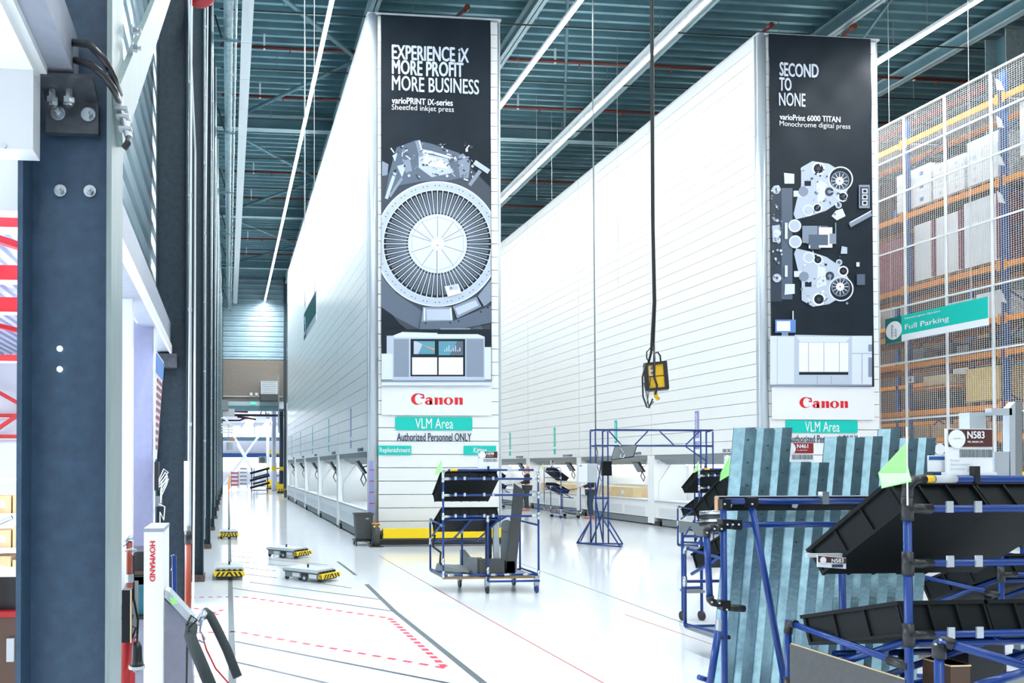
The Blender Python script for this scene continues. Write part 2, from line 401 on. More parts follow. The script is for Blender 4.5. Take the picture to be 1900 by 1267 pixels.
# bracket at first column
b = thing('angle_bracket', at(135, 240, 2.38), 'dark steel angle bracket bolted to the foreground column', 'bracket')
p0 = at(89, 195, 2.405); p1 = at(185, 255, 2.405)
MB().box((p0.x, 2.38, p1.z), (p1.x, 2.405, p0.z)).build('plate', 'bracket', b)
q0 = at(76, 157, 2.30)
MB().prism([(p0.x, 2.38, p0.z), (p1.x, 2.38, p0.z), (p1.x + .0, 2.28, p0.z + .025), (p0.x - .0, 2.28, p0.z + .025)], (0, 0, .014)).build('plate', 'bracket', b)
for px, py in ((108, 211), (164, 213)):
    m = MB(); bolt(m, at(px, py, 2.378), .015); m.build('bolt', 'steel', b)
for px in (97, 128):
    c = at(px, 185, 2.33); m = MB(); m.cyl(c + Vector((0, 0, .03)), c - Vector((0, 0, .02)), .011, 6); m.cyl(c + Vector((0, 0, .005)), c - Vector((0, 0, .012)), .018, 6); m.build('bolt', 'steel', b)
# rails (box beams) between columns
p = at(76, 155, 2.38); q = at(146, 155, 2.38)
tag(MB().box((p.x, -.5, p.z), (q.x, 2.38, p.z + .14)).build('door_rail', 'rail'), 'grey box beam from the foreground bracket passing over the camera', 'beam')
struct('trim_2', MB().box((-.62, 2.6, 2.64), (-.50, 6.62, 2.9)), 'rail', 'grey lintel beam over the side door, seen from below')
struct('trim_3', MB().box((-.50, 2.6, 2.62), (-.485, 6.62, 2.70)), 'white', 'white edge strip of the lintel over the side door')
m = MB().box((-.60, 6.55, 2.50), (-.44, 6.70, 2.62)); o = m.build('lintel_bracket', 'bracket'); tag(o, 'small dark bracket under the lintel on the second column', 'bracket')
for z0, z1, x1 in ((2.9, 4.0, -.52),):
    pass
# white door housing top left
t = thing('roller_door_housing', (-.9, 2.2, 2.5), 'white sheet metal door housing at the upper left corner', 'housing')
a = at(70, 146, 2.25); b_ = at(70, 291, 2.25)
MB().box((-1.6, 2.20, b_.z), (a.x, 2.28, a.z)).build('front_cover', 'offwhite', t)
MB().box((-1.6, .2, a.z), (a.x, 2.28, a.z + .03)).build('underside', 'white', t)
MB().box((a.x - .0, .2, a.z + .03), (a.x + .02, 2.28, a.z + .5)).build('side_cover', 'white', t)
m = MB()
for px, py in ((9, 272), (44, 115), (10, 50)): m.cyl(at(px, py, 2.2), at(px, py, 2.2) - Vector((0, .006, 0)), .006, 8)
m.build('screw', 'steel', t)
MB().box((-2.2, 2.55, at(20, 400, 2.6).z), (at(42, 292, 2.6).x, 2.62, at(20, 285, 2.6).z)).build('lower_cover', 'white', t)
# knee brace and cables
t = thing('knee_brace', (-.36, 2.4, 2.7), 'pale steel knee brace rising from the foreground column flange', 'brace')
MB().bar((-.34, 2.35, 2.72), (-.34, 4.7, 4.75), .02, .17, (0, -.7, .7)).build('brace_bar', 'colface', t)
for px, py in ((236, 57), (239, 89)):
    c = at(px, py, 2.62); m = MB(); bolt(m, (-.33, c.y, c.z), .014, (1, 0, 0)); m.build('bolt', 'steel', t)
for k, (pts, lab) in enumerate((([(130, 78, 2.3), (165, 82, 2.2), (195, 112, 2.15), (212, 145, 2.2), (222, 175, 2.32)], 'thick black cable looping from the box beam, upper of two'),
                        ([(140, 112, 2.3), (168, 120, 2.2), (195, 142, 2.15), (212, 168, 2.2), (221, 186, 2.32)], 'thick black cable looping from the box beam, lower of two'))):
    tag(MB().tube([at(*p_) for p_ in pts], .0105, 8).build('black_cable', 'blacks', smooth=True), lab, 'cable')
t = thing('cable_clamp', at(228, 225, 2.35), 'grey cable clamps fixed on the foreground column flange', 'clamp')
MB().tube([at(221, 186, 2.34), at(230, 225, 2.34), at(239, 255, 2.34)], .012, 8).build('conduit', 'steel', t)
for py in (203, 218, 240): c = at(228 + (py - 215) * .2, py, 2.34); MB().cbox(c, (.04, .03, .008)).build('clamp', 'lightgrey', t)
MB().tube([at(239, 255, 2.34), at(237, 266, 2.3), at(230, 275, 2.3)], .010, 8).build('cable_end', 'blacks', t)
# red alarm bell at top
c = at(371, -6, 6.4)
t = thing('alarm_bell', c, 'red round alarm bell high on the second column', 'bell')
MB().lathe(c, [(.10, .12), (.135, .09), (.14, .04), (.12, -.02), (.085, -.05), (.03, -.06)], 20).build('dome', 'red', t, smooth=True)
MB().lathe(c + Vector((0, 0, .02)), [(.15, .0), (.15, .02)], 20).build('rim', 'copper', t)
MB().box((-.36, c.y - .03, c.z + .08), (c.x, c.y + .03, c.z + .12)).build('bracket', 'blacks', t)
# vertical conduits and cables on the columns
for k in range(1, NCOL):
    Y = 2.42 + 4.3 * k
    lab = {1: 'pale thin conduits climbing the second column', 2: 'pale thin conduits climbing the third column'}.get(k, 'pale thin conduit climbing the %s column of the left wall' % (ORD + ['last'])[k])
    t = thing('wall_conduit', (-.33, Y, 0), lab, 'conduit', 'conduits on far columns' if k > 2 else None)
    MB().cyl((-.335, Y - .10, .6), (-.335, Y - .10, 12), .012, 6).build('pipe', 'galvpipe', t)
    if k < 6: MB().tube([(-.32, Y - .07, 12), (-.30, Y - .04, 8.5), (-.325, Y - .09, 5.2), (-.33, Y - .06, 3.0), (-.33, Y - .06, .9)], .010, 6).build('cable', 'trunk', t)
    m = MB()
    for z in range(2, 12): m.box((-.35, Y - .115, z), (-.315, Y - .085, z + .03))
    m.build('clip', 'lightgrey', t)
t = thing('cable_run', (-.3, 7, 4), 'slanting pale cable beside the second column', 'cable')
MB().tube([(-.33, 5.6, 7.0), (-.33, 6.4, 5.4), (-.31, 7.1, 4.6), (-.32, 7.3, 2.0), (-.33, 7.3, .3)], .010, 6).build('cable', 'trunk', t)

# door opening behind the column
struct('door_1', MB().box((-.70, 4.52, 0), (-.565, 4.6, 2.64)), 'white', 'white door jamb right behind the foreground column')
o = struct('door_2', MB().box((-.69, 5.4, .9), (-.535, 5.5, 2.66)), 'lilac', 'lilac grey door leaf between the first two columns')
MB().box((-.69, 5.38, .1), (-.535, 5.4, .9)).build('kick_plate', 'darkgrey', o)
t = thing('schedule_board', at(296, 720, 5.3), 'narrow planning board with blue header and rows, edge on, by second column', 'board')
A = [at(288, 648, 5.18), at(304, 672, 5.88), at(291, 852, 5.4), at(287, 852, 5.18)]
MB().prism(A, (-.01, 0, 0)).build('board', 'card', t)
def lerp4(u, v): return A[0].lerp(A[1], u).lerp(A[3].lerp(A[2], u), v)
MB().prism([lerp4(.1, .02), lerp4(1, .02), lerp4(1, .2), lerp4(.1, .2)], (.004, 0, 0)).build('header', 'boxblue', t)
for k in range(10):
    v = .24 + k * .07; MB().prism([lerp4(.25, v), lerp4(.95, v), lerp4(.95, v + .035), lerp4(.25, v + .035)], (.004, 0, 0)).build('row', 'wraprose', t)
t = thing('router', at(291, 883, 5.3), 'black router with tangled pale cables beside the door leaf', 'router')
c = at(291, 883, 5.3); MB().cbox(c, (.03, .05, .20)).build('case', 'blacks', t)
for k in range(4):
    s = at(294, 892 + k * 4, 5.28); MB().tube([s, at(304 + k * 3, 870 + 6 * k, 5.25), at(312 - k, 876 + 8 * k, 5.25), at(300, 895 + 8 * k, 5.28), at(298, 915 + 6 * k, 5.28)], .004, 5).build('cable', 'trunk', t)
c = at(295, 930, 5.3); MB().cbox(c, (.04, .04, .07)).build('adapter', 'midgrey', t)
MB().tube([at(295, 935, 5.28), at(306, 940, 5.26), at(304, 965, 5.26), at(297, 950, 5.28), at(297, 972, 5.28)], .004, 5).build('cable', 'trunk', t)

# ------------------------------------------------------------------ neighbouring hall seen left of the column
hl = sroot('ceiling_1', 'ribbed pale roof of the neighbouring hall with red steel')
m = MB(); x = -12.
while x < -.9: m.box((x, 2.8, 5.95), (x + .16, 30, 6.05)); x += .32
m.box((-12, 2.8, 6.05), (-.8, 30, 6.12)); m.build('deck', 'halldeck', hl)
for Y, z0, h in ((12.0, 5.35, .3), (15.2, 5.3, .3), (18.6, 5.35, .36), (24, 4.9, .2), (29.5, 3.5, .15), (29.5, 2.7, .15)):
    o = MB().box((-12, Y, z0), (-.82, Y + .2, z0 + h)).build('red_beam', 'hallred', hl); MB().box((-12, Y - .03, z0 - .03), (-.82, Y + .23, z0)).build('beam_flange', 'hallwhite', o)
for (X0, Y0, X1, Y1) in ((-4.6, 12, -2.6, 15.2), (-4.4, 15.2, -6, 18.6), (-3.4, 18.6, -5.5, 24), (-7.5, 18.6, -5, 24)):
    MB().bar((X0, Y0, 5.5), (X1, Y1, 5.5), .12, .12).build('red_brace', 'hallred', hl)
MB().bar((-9.2, 29, 2.6), (-5.5, 29, 5.2), .14, .14).build('red_brace', 'hallred', hl); MB().bar((-9.6, 29, 5.0), (-6, 29, 3.0), .14, .14).build('red_brace', 'hallred', hl)
struct('wall_side_hall', MB().box((-12, 30, 0), (-.8, 30.2, 6.1)), 'hallwhite', 'white back wall of the neighbouring hall')
struct('wall_side_hall_left', MB().box((-12.2, 2.8, 0), (-12, 30, 6.1)), 'hallwhite', 'white side wall of the neighbouring hall')
tag(MB().box((-4.1, 3, 5.1), (-4.0, 11.5, 5.16)).build('side_hall_strip_light', 'lamp'), 'bright strip light of neighbouring hall by the foreground column', 'light')
# shelf with cartons
t = thing('storage_shelf', (-3.0, 9, 0), 'grey steel shelf with cartons seen left of the foreground column', 'shelf')
for X in (-3.35, -2.78, -2.3):
    MB().box((X, 8.98, 0), (X + .04, 9.02, 2.0)).build('upright', 'lightgrey', t)
for z in (.35, .70, 1.10, 1.50): MB().box((-3.35, 9.0, z - .03), (-2.3, 9.5, z)).build('shelf_board', 'lightgrey', t)
kk = 0
for z in (.35, .70, 1.10):
    for X in (-3.28, -2.99, -2.72, -2.5):
        kk += 1; hh = random.uniform(.2, .28)
        o = MB().box((X, 9.06, z), (X + .2, 9.4, z + hh)).build('carton', 'carton'); tag(o, 'brown carton on the side hall shelf, ' + {.35: 'lowest', .70: 'middle', 1.10: 'top'}[z] + ' level, %s from the left' % ORD[(kk - 1) % 4].replace('nearest', 'first'), 'box', 'cartons on the side hall shelf')
        MB().box((X + .06, 9.055, z + .06), (X + .14, 9.06, z + .14)).build('label', 'card', o)
t = thing('work_cart', (-1.4, 4.4, 0), 'dark tool cart with red rim at the lower left edge', 'cart')
MB().box((-1.75, 4.4, .15), (-1.16, 4.9, .80)).build('body', 'brown', t); MB().box((-1.77, 4.38, .80), (-1.14, 4.9, .83)).build('rim', 'red', t)
MB().box((-1.6, 4.39, .40), (-1.3, 4.395, .66)).build('door', 'tealbox', t); MB().box((-1.24, 4.38, .55), (-1.2, 4.4, .68)).build('latch', 'lightgrey', t)
o = MB().box((-1.7, 4.45, .83), (-1.17, 4.85, 1.0)).build('tool_case', 'blacks'); tag(o, 'black case standing on the dark tool cart', 'case')
MB().box((-1.72, 4.43, .98), (-1.16, 4.87, 1.02)).build('lid', 'blacks', o); MB().box((-1.42, 4.42, .9), (-1.34, 4.45, .94)).build('latch', 'steel', o)
o = MB().tube([(-1.5, 4.3, 1.30), (-1.3, 4.3, 1.32), (-1.19, 4.3, 1.37)], .014, 8).build('push_handle', 'steel'); tag(o, 'chrome push handle tip left of the foreground column', 'handle')
MB().cyl((-1.32, 4.3, 1.1), (-1.32, 4.3, 1.31), .012, 8).build('stem', 'blacks', o); MB().cyl((-1.32, 4.3, .8), (-1.32, 4.3, 1.1), .014, 8).build('lower_stem', 'red', o)

# ------------------------------------------------------------------ lifter in left foreground
t = thing('lifting_trolley', (-.35, 3.7, 0), 'white lifting trolley with red lettering on its mast, left foreground', 'lifter')
p = at(267, 982, 3.55); q = at(303, 982, 3.55)
MB().box((p.x, 3.55, .1), (q.x, 3.90, p.z)).build('mast', 'white', t)
MB().box((p.x - .002, 3.548, p.z - .012), (q.x + .002, 3.902, p.z + .004)).build('mast_cap', 'rail', t)
h = at(283, 1004, 3.545); h2 = at(283, 1079, 3.545)
s = 'HOVMAND'; L = (h.z - h2.z)
text(s, .026, L, (h.x - .013, 3.546, h.z), (0, 0, -1), (1, 0, 0), 'canon', t, .03)
a = at(308, 1098, 3.6); b_ = at(355, 1146, 3.6)
MB().prism([at(305, 1112, 3.62), at(352, 1155, 3.62), at(360, 1280, 3.62), at(305, 1280, 3.62)], (0, .1, 0)).build('side_plate', 'lilacgrey', t)
MB().prism([at(306, 1094, 3.60), at(314, 1098, 3.60), at(362, 1150, 3.60), at(353, 1158, 3.60), at(305, 1108, 3.60)], (0, .12, 0)).build('arm', 'sheet', t)
MB().prism([at(314, 1108, 3.597), at(326, 1110, 3.597), at(330, 1120, 3.597), at(319, 1122, 3.597)], (0, .003, 0)).build('warning_label', 'flag', t)
MB().cyl(at(366, 1158, 3.6), at(383, 1134, 3.6), .022, 14).build('hub', 'steel', t, smooth=True)
MB().tube([at(356, 1163, 3.55), at(353, 1180, 3.48), at(358, 1195, 3.42), at(375, 1235, 3.35), at(398, 1290, 3.3)], .028, 14).build('foam_handle', 'foam', t, smooth=True)
MB().tube([at(381, 1135, 3.65), at(390, 1142, 3.6), at(402, 1165, 3.55), at(421, 1205, 3.5), at(441, 1256, 3.45)], .022, 14).build('foam_handle', 'foam', t, smooth=True)
MB().tube([at(375, 1178, 3.55), at(383, 1205, 3.5), at(400, 1240, 3.45), at(428, 1272, 3.4)], .004, 6).build('red_cord', 'red', t)
MB().tube([at(374, 1150, 3.5), at(371, 1170, 3.5), at(380, 1185, 3.5), at(377, 1192, 3.5), at(368, 1187, 3.5)], .005, 6).build('key_ring', 'lilacgrey', t)
MB().tube([at(346, 1160, 3.5), at(355, 1142, 3.48), at(366, 1150, 3.46), at(350, 1165, 3.46), at(347, 1200, 3.5), at(346, 1270, 3.5)], .005, 6).build('black_cord', 'blacks', t)
MB().box((-.5, 3.4, .06), (-.1, 4.0, .12)).build('base_frame', 'sheet', t)
for X, Y in ((-.46, 3.45), (-.14, 3.45), (-.46, 3.95), (-.14, 3.95)): MB().cyl((X - .015, Y, .045), (X + .015, Y, .045), .045, 12).build('wheel', 'blacks', t)
t = thing('orange_pole', (-.33, 6.0, 0), 'orange red hydraulic pole standing before the third column', 'pole')
p = at(349, 985, 6.0)
MB().cyl((p.x, 6, .12), (p.x, 6, p.z - .08), .026, 12).build('pole', 'copper', t, smooth=True)
MB().cyl((p.x, 6, p.z - .1), (p.x, 6, p.z), .03, 12).build('grip', 'blacks', t, smooth=True)
MB().cyl((p.x, 6, .12), (p.x, 6, 0), .05, 12).build('foot', 'blacks', t)
MB().cyl((p.x, 6, p.z), (p.x, 6, p.z + .04), .025, 12).build('collar', 'steel', t)
MB().cyl((p.x - .01, 6, p.z), (p.x - .01, 6, p.z + .55), .022, 10).build('white_sleeve', 'trunk', t, smooth=True)
MB().cyl((p.x, 6, p.z), (p.x + .02, 6, 5.6), .006, 6).build('cable', 'trunk', t)
# red pump trolley with dark case, between columns
t = thing('pump_trolley', (-.5, 3.1, 0), 'red pump trolley with chrome handle right behind the foreground column', 'trolley')
MB().tube([at(226, 1010, 3.0), at(238, 1000, 3.0), at(247, 998, 3.0)], .013, 10).build('handle', 'steel', t, smooth=True)
MB().cyl(at(240, 1005, 3.0), at(240, 1090, 3.0), .012, 10).build('stem', 'copper', t, smooth=True)
MB().cyl(at(240, 1065, 2.99), at(240, 1080, 2.99), .016, 10).build('clamp', 'steel', t)
MB().tube([at(232, 1022, 2.95), at(246, 1018, 2.95), at(253, 1020, 2.95), at(244, 1026, 2.95)], .004, 6).build('wire', 'steel', t)
a = at(226, 1095, 3.05); b_ = at(243, 1192, 3.05)
MB().box((a.x, 3.05, b_.z), (b_.x, 3.3, a.z)).build('case', 'blacks', t)
MB().box((b_.x - .003, 3.044, b_.z), (b_.x + .002, 3.05, a.z)).build('case_edge', 'palecarton', t)
MB().cyl((a.x, 3.2, .1), (a.x, 3.2, b_.z), .036, 14).build('cylinder', 'red', t, smooth=True)
MB().box((a.x - .1, 3.0, .0), (b_.x + .02, 3.35, .1)).build('base', 'blacks', t)
t = thing('hand_lamp', at(253, 1220, 3.1), 'black inspection lamp hanging on its cable beside the white mast', 'lamp')
c = at(254, 1232, 3.1)
MB().lathe(c, [(.012, .09), (.02, .07), (.022, .02), (.03, -.005)], 12).build('grip', 'blacks', t, smooth=True)
MB().lathe(c, [(.033, -.005), (.033, -.017)], 12).build('ring', 'lightgrey', t); MB().lathe(c, [(.022, -.017), (.014, -.03)], 12).build('lens', 'midgrey', t)
MB().tube([at(254, 1196, 3.1), at(256, 1150, 3.1), at(248, 1110, 3.1), at(247, 1030, 3.1)], .005, 6).build('cable', 'blacks', t)
MB().tube([at(246, 1140, 3.1), at(243, 1160, 3.1), at(252, 1165, 3.1), at(245, 1185, 3.1), at(256, 1180, 3.1)], .004, 6).build('cable', 'blacks', t)
t = thing('blue_crate', at(255, 1110, 4.2), 'dark teal plastic crate behind the white mast', 'crate')
a = at(236, 1085, 4.2); b_ = at(267, 1140, 4.2)
MB().box((a.x, 4.2, b_.z), (b_.x + .08, 4.5, a.z)).build('body', 'tealbox', t); MB().box((a.x - .01, 4.19, a.z - .02), (b_.x + .09, 4.51, a.z)).build('rim', 'tealbox', t)
t = thing('equipment_stand', at(255, 1200, 4.6), 'dark cabinet stand carrying the teal crate', 'stand')
MB().box((-.72, 4.15, at(255, 1146, 4.2).z), (-.40, 4.55, at(255, 1141, 4.2).z)).build('top', 'blacks', t)
MB().box((-.72, 4.18, .05), (-.42, 4.5, at(255, 1147, 4.2).z)).build('body', 'lilacgrey', t)
t = thing('black_cabinet', (-.62, 4.75, 0), 'black cabinet behind the teal crate', 'cabinet')
MB().box((-.72, 4.75, .1), (-.47, 5.1, 1.12)).build('body', 'blacks', t); MB().box((-.725, 4.74, .98), (-.465, 5.1, 1.0)).build('edge', 'brown', t)
t = thing('blue_pole_frame', (-.4, 4.9, 0), 'blue pole with bent chrome hoop behind the white mast', 'pole')
MB().cyl(at(323, 1030, 5.4), at(324, 1110, 5.4), .016, 10).build('pole', 'blue', t); MB().cyl(at(324, 1110, 5.4), Vector((at(324, 1110, 5.4).x, 5.4, 0)), .016, 10).build('lower_pole', 'blue', t)
MB().tube([at(318, 1058, 5.4), at(325, 1043, 5.4), at(326, 1033, 5.4), at(322, 1030, 5.4), at(317, 1032, 5.4)], .006, 8).build('hoop', 'steel', t)

# ------------------------------------------------------------------ far wall and hall beyond
YW = 44.5
wf = sroot('wall_far', 'far end wall: ribbed cladding above a brick band over the passage')
m = MB(); pr = []; z = 7.95
while z < 12.9: pr += [(YW, z), (YW, z + .14), (YW - .05, z + .18), (YW - .05, z + .26)]; z += .3
nn = len(pr); m.v = [(-1, p[0], p[1]) for p in pr] + [(26, p[0], p[1]) for p in pr]; m.f = [(i, i + 1, nn + i + 1, nn + i) for i in range(nn - 1)]
m.build('cladding', 'cladding', wf)
MB().box((-1, YW + .01, 5.4), (26, YW + .3, 7.95)).build('brick_band', 'brick', wf)
MB().box((3.35, YW, 0), (26, YW + .3, 5.4)).build('lower_wall', 'offwhite', wf)
MB().box((-1, YW + .01, 7.9), (26, YW + .3, 12.95)).build('backing', 'cladding', wf)
bk = MB()                                                      # brick courses as recessed joints: fine raised courses
z = 5.5; r = 0
while z < 7.85:
    X = -.4 + (.12 if r % 2 else 0)
    while X < 3.4: bk.box((X, YW - .01, z), (X + .22, YW + .01, z + .075)); X += .24
    z += .09; r += 1
tag(bk.build('brick_course', 'brick', wf), None, None, kind='stuff')
MB().box((-.4, YW - .15, 5.2), (3.4, YW + .3, 5.45)).build('lintel', 'flange', wf)
MB().box((-.4, YW - .2, 4.9), (3.4, YW + .1, 5.2)).build('lintel_beam', 'beam', wf)
MB().box((3.27, YW - .3, 0), (3.42, YW + .1, 12.9)).build('jamb', 'column', wf)
MB().box((-.5, YW - .3, 0), (-.3, YW + .1, 12.9)).build('jamb', 'column', wf)
c = at(470, 748, YW - .2)
tag(MB().cbox(c, (.32, .05, .16)).build('exit_sign', 'exitsign'), 'green and white emergency exit sign above the far passage', 'sign')
o = bpy.data.objects['exit_sign']
MB().prism([c + Vector((-.13, -.03, 0)), c + Vector((-.05, -.03, .05)), c + Vector((-.05, -.03, -.05))], (0, -.003, 0)).build('arrow', 'ink_white', o)
MB().cbox(c + Vector((.05, -.032, 0)), (.14, .004, .03)).build('arrow_shaft', 'ink_white', o)
t = thing('air_heater', at(500, 722, YW - .8), 'white louvred air heater on the brick wall over the passage', 'heater')
a = at(484, 707, YW - .9); b_ = at(515, 731, YW - .9)
MB().box((a.x, YW - .9, b_.z), (b_.x, YW - .02, a.z)).build('casing', 'offwhite', t)
MB().box((a.x - .02, YW - .9, b_.z - .38), (b_.x + .02, YW - .2, b_.z)).build('hood', 'darkgrey', t)
for k in range(6): MB().box((a.x + .05, YW - .93, b_.z + .08 + k * .12), (b_.x - .05, YW - .9, b_.z + .14 + k * .12)).build('louvre', 'lightgrey', t)
t = thing('wall_pipe', (3.1, YW - .3, 5), 'grey pipe and small box at the right of the passage lintel', 'pipe')
MB().cyl((2.95, YW - .4, 3.6), (2.95, YW - .4, 7), .04, 8).build('pipe', 'galvpipe', t); MB().box((2.98, YW - .5, 5.0), (3.25, YW - .3, 5.3)).build('box', 'lightgrey', t)
t = thing('wall_cables', (1.2, YW - .1, 6), 'thin cable tray running over the brick wall', 'cable tray')
MB().box((-.3, YW - .15, 5.72), (3.2, YW - .05, 5.78)).build('tray', 'lightgrey', t)
for k in range(3): MB().cbox((1.35 + .32 * k, YW - .2, 5.88), (.16, .1, .16)).build('junction_box', 'card', t)
# hall beyond
struct('wall_back', MB().box((-8, 76, 0), (16, 76.3, 7)), 'hallwhite', 'white back wall of the hall beyond the passage')
struct('ceiling_2', MB().box((-8, 44.9, 6.0), (16, 76, 6.2)), 'halldeck', 'low pale roof of the hall beyond the passage')
struct('window_1', MB().box((-3, 75.9, 4.3), (14, 75.98, 5.6)), 'windowlight', 'high window band in the hall beyond')
m = MB()
for k in range(12): m.box((-2.6 + k * 1.3, 75.8, 4.2), (-2.52 + k * 1.3, 75.9, 5.7))
m.build('mullion', 'beam', bpy.data.objects['window_1'])
struct('window_2', MB().box((-3, 75.9, 1.2), (14, 75.98, 2.5)), 'windowlight', 'lower window band in the hall beyond')
struct('trim_4', MB().box((-3, 75.7, 2.55), (14, 75.9, 2.95)), 'rackblue', 'blue beam along the back wall of the hall beyond')
struct('trim_5', MB().box((-3, 70, 4.0), (14, 70.3, 4.35)), 'beam', 'grey beam crossing the hall beyond')
t = thing('cross_bracing', (2.4, 60, 0), 'grey crossed steel bracing in the hall beyond', 'bracing')
for a, b_ in (((414, 900), (506, 774)), ((440, 825), (487, 903)), ((428, 800), (462, 858))):
    MB().cyl(at(*a, 60), at(*b_, 60), .09, 8).build('brace', 'post', t)
labs = {508: 'pale round column with yellow band in the hall beyond', 523: 'dark column with yellow band at the passage right edge', 497: 'thin pale column further back in the hall beyond'}
for px, Y, r, mt in ((508, 50, .16, 'post'), (523, 48, .17, 'column'), (497, 62, .14, 'post')):
    c = at(px, 864, Y); t = thing('hall_column', (c.x, Y, 0), labs[px], 'column')
    MB().cyl((c.x, Y, 0), (c.x, Y, 6), r, 12).build('shaft', mt, t, smooth=True)
    MB().cyl((c.x, Y, at(px, 873, Y).z), (c.x, Y, at(px, 866, Y).z), r + .02, 12).build('yellow_band', 'stripe_yellow', t)
t = thing('radiant_panel', at(460, 790, 52), 'pale ribbed radiant ceiling panel hanging in the hall beyond', 'heater')
A = [at(463, 773, 55), at(476, 776, 55), at(460, 808, 48), at(442, 808, 48)]
for k in range(5):
    u0, u1 = k / 5, (k + .7) / 5; MB().prism([A[0].lerp(A[1], u0), A[0].lerp(A[1], u1), A[3].lerp(A[2], u1), A[3].lerp(A[2], u0)], (0, 0, .05)).build('panel_strip', 'white', t)
for (a, b_, lab) in (((499, 780, 50), (476, 806, 62), 'bright tube light in the hall beyond, beside the crossed bracing'),):
    tag(MB().bar(at(*a), at(*b_), .16, .08).build('tube_light', 'lamp'), lab, 'light')
t = thing('pipe_rack', (1.2, 45.2, 4.4), 'dark reddish pipes and ducts under the passage lintel', 'pipes')
MB().cyl(at(412, 770, 46), at(525, 771, 46), .07, 8).build('pipe', 'blacks', t); MB().cyl(at(435, 762, 46), at(460, 763, 46), .10, 8).build('pipe', 'redpipe', t)
MB().cyl(at(440, 773, 46), at(475, 778, 46), .06, 8).build('pipe', 'redpipe', t); MB().tube([at(412, 780, 46), at(445, 780, 46), at(456, 775, 46)], .05, 8).build('pipe', 'blacks', t)
MB().tube([at(483, 770, 46), at(486, 760, 46), at(493, 760, 46), at(493, 770, 46)], .03, 6).build('hoop', 'blacks', t)
t = thing('duct_unit', at(415, 750, 45.5), 'grey air handling box at the left end of the passage lintel', 'duct')
MB().cbox(at(414, 752, 43.9), (.6, .6, .6)).build('box', 'midgrey', t); MB().cbox(at(424, 765, 43.9), (.7, .3, .4)).build('grille', 'lightgrey', t)
t = thing('wall_machine', at(422, 800, 40), 'white louvred unit with curved duct on the far left wall', 'machine')
for k in range(4): MB().cbox(at(421, 787 + 5 * k, 40), (.7 - .02 * k, .4, .08)).build('louvre', 'white', t)
MB().cbox(at(426, 828, 41), (.34, .3, .42)).build('box', 'lightgrey', t); MB().cbox(at(430, 814, 41), (.44, .3, .05)).build('yellow_strip', 'orange', t)
MB().tube([at(406, 777, 40), at(414, 775, 40), at(422, 781, 40), at(425, 790, 40)], .05, 8).build('duct', 'white', t)
t = thing('crane_beam', at(515, 838, 52), 'yellow crane beam at the right of the passage', 'beam')
MB().box((at(500, 838, 52).x, 52, at(500, 842, 52).z), (at(530, 838, 52).x, 52.3, at(500, 835, 52).z)).build('beam', 'stripe_yellow', t)
MB().cbox(at(517, 836, 51.8), (.25, .2, .18)).build('trolley', 'card', t)
for px, py0, py1, wd, Y, lab in ((500, 890, 906, 12, 54, 'yellow impact guard panel, leftmost of the passage guards'), (510, 893, 908, 12, 52, 'yellow impact guard around the pale hall column'), (521, 898, 912, 14, 46.5, 'yellow impact guard with black stripes nearest the tower')):
    a = at(px - wd / 2, py0, Y); b_ = at(px + wd / 2, py1, Y)
    t = thing('impact_guard', (a.x, Y, 0), lab, 'guard'); MB().box((a.x, Y - .25, max(0, b_.z)), (b_.x, Y + .25, a.z)).build('guard', 'stripe_yellow', t)
    MB().box((a.x, Y - .27, 0), (b_.x, Y + .27, .1)).build('base', 'blacks', t)
    for k in range(3): MB().prism([(a.x + .06 + k * .14, Y - .26, .1), (a.x + .12 + k * .14, Y - .26, .1), (a.x + .18 + k * .14, Y - .26, .25), (a.x + .12 + k * .14, Y - .26, .25)], (0, -.01, 0)).build('stripe', 'blacks', t)
t = thing('bollard', (3.05, 39.5, 0), 'dark bollard at the far foot of the left tower', 'bollard'); MB().cyl((3.05, 39.5, 0), (3.05, 39.5, .42), .12, 12).build('post', 'darkgrey', t); MB().cyl((3.05, 39.5, .42), (3.05, 39.5, .45), .12, 12).build('cap', 'stripe_yellow', t)
# far shelf, carts, partition
t = thing('far_shelf', at(451, 900, 56), 'grey open shelf unit of bins in the hall beyond', 'shelf')
for px in (444, 459): c = at(px, 880, 56); MB().box((c.x - .03, 56, 0), (c.x + .03, 56.5, 1.55)).build('upright', 'lightgrey', t)
for k in range(5):
    a = at(444, 870 + 0, 56).x; b_ = at(459, 870, 56).x; z = .25 + .28 * k
    MB().box((a, 56, z), (b_, 56.5, z + .03)).build('shelf_board', 'lightgrey', t); MB().box((a + .05, 56.05, z + .03), (b_ - .05, 56.4, z + .16)).build('bin', 'midgrey', t)
MBp = MB().box((at(424, 880, 56).x, 55.6, 0), (at(427, 880, 56).x, 57.2, 1.0)); tag(MBp.build('partition_screen', 'orange'), 'orange partition panel in the hall beyond', 'panel')
t = thing('parts_pile', at(435, 895, 57), 'dark red shelving with parts in the hall beyond', 'shelf')
for k in range(4): MB().box((at(429, 880, 57.5).x, 57.5, .15 + .3 * k), (at(442, 880, 57.5).x, 58, .3 + .3 * k)).build('tray', 'wraprose', t)
for px in (429, 442): MB().box((at(px, 880, 57.5).x - .02, 57.5, 0), (at(px, 880, 57.5).x + .02, 58, 1.3)).build('upright', 'darkgrey', t)
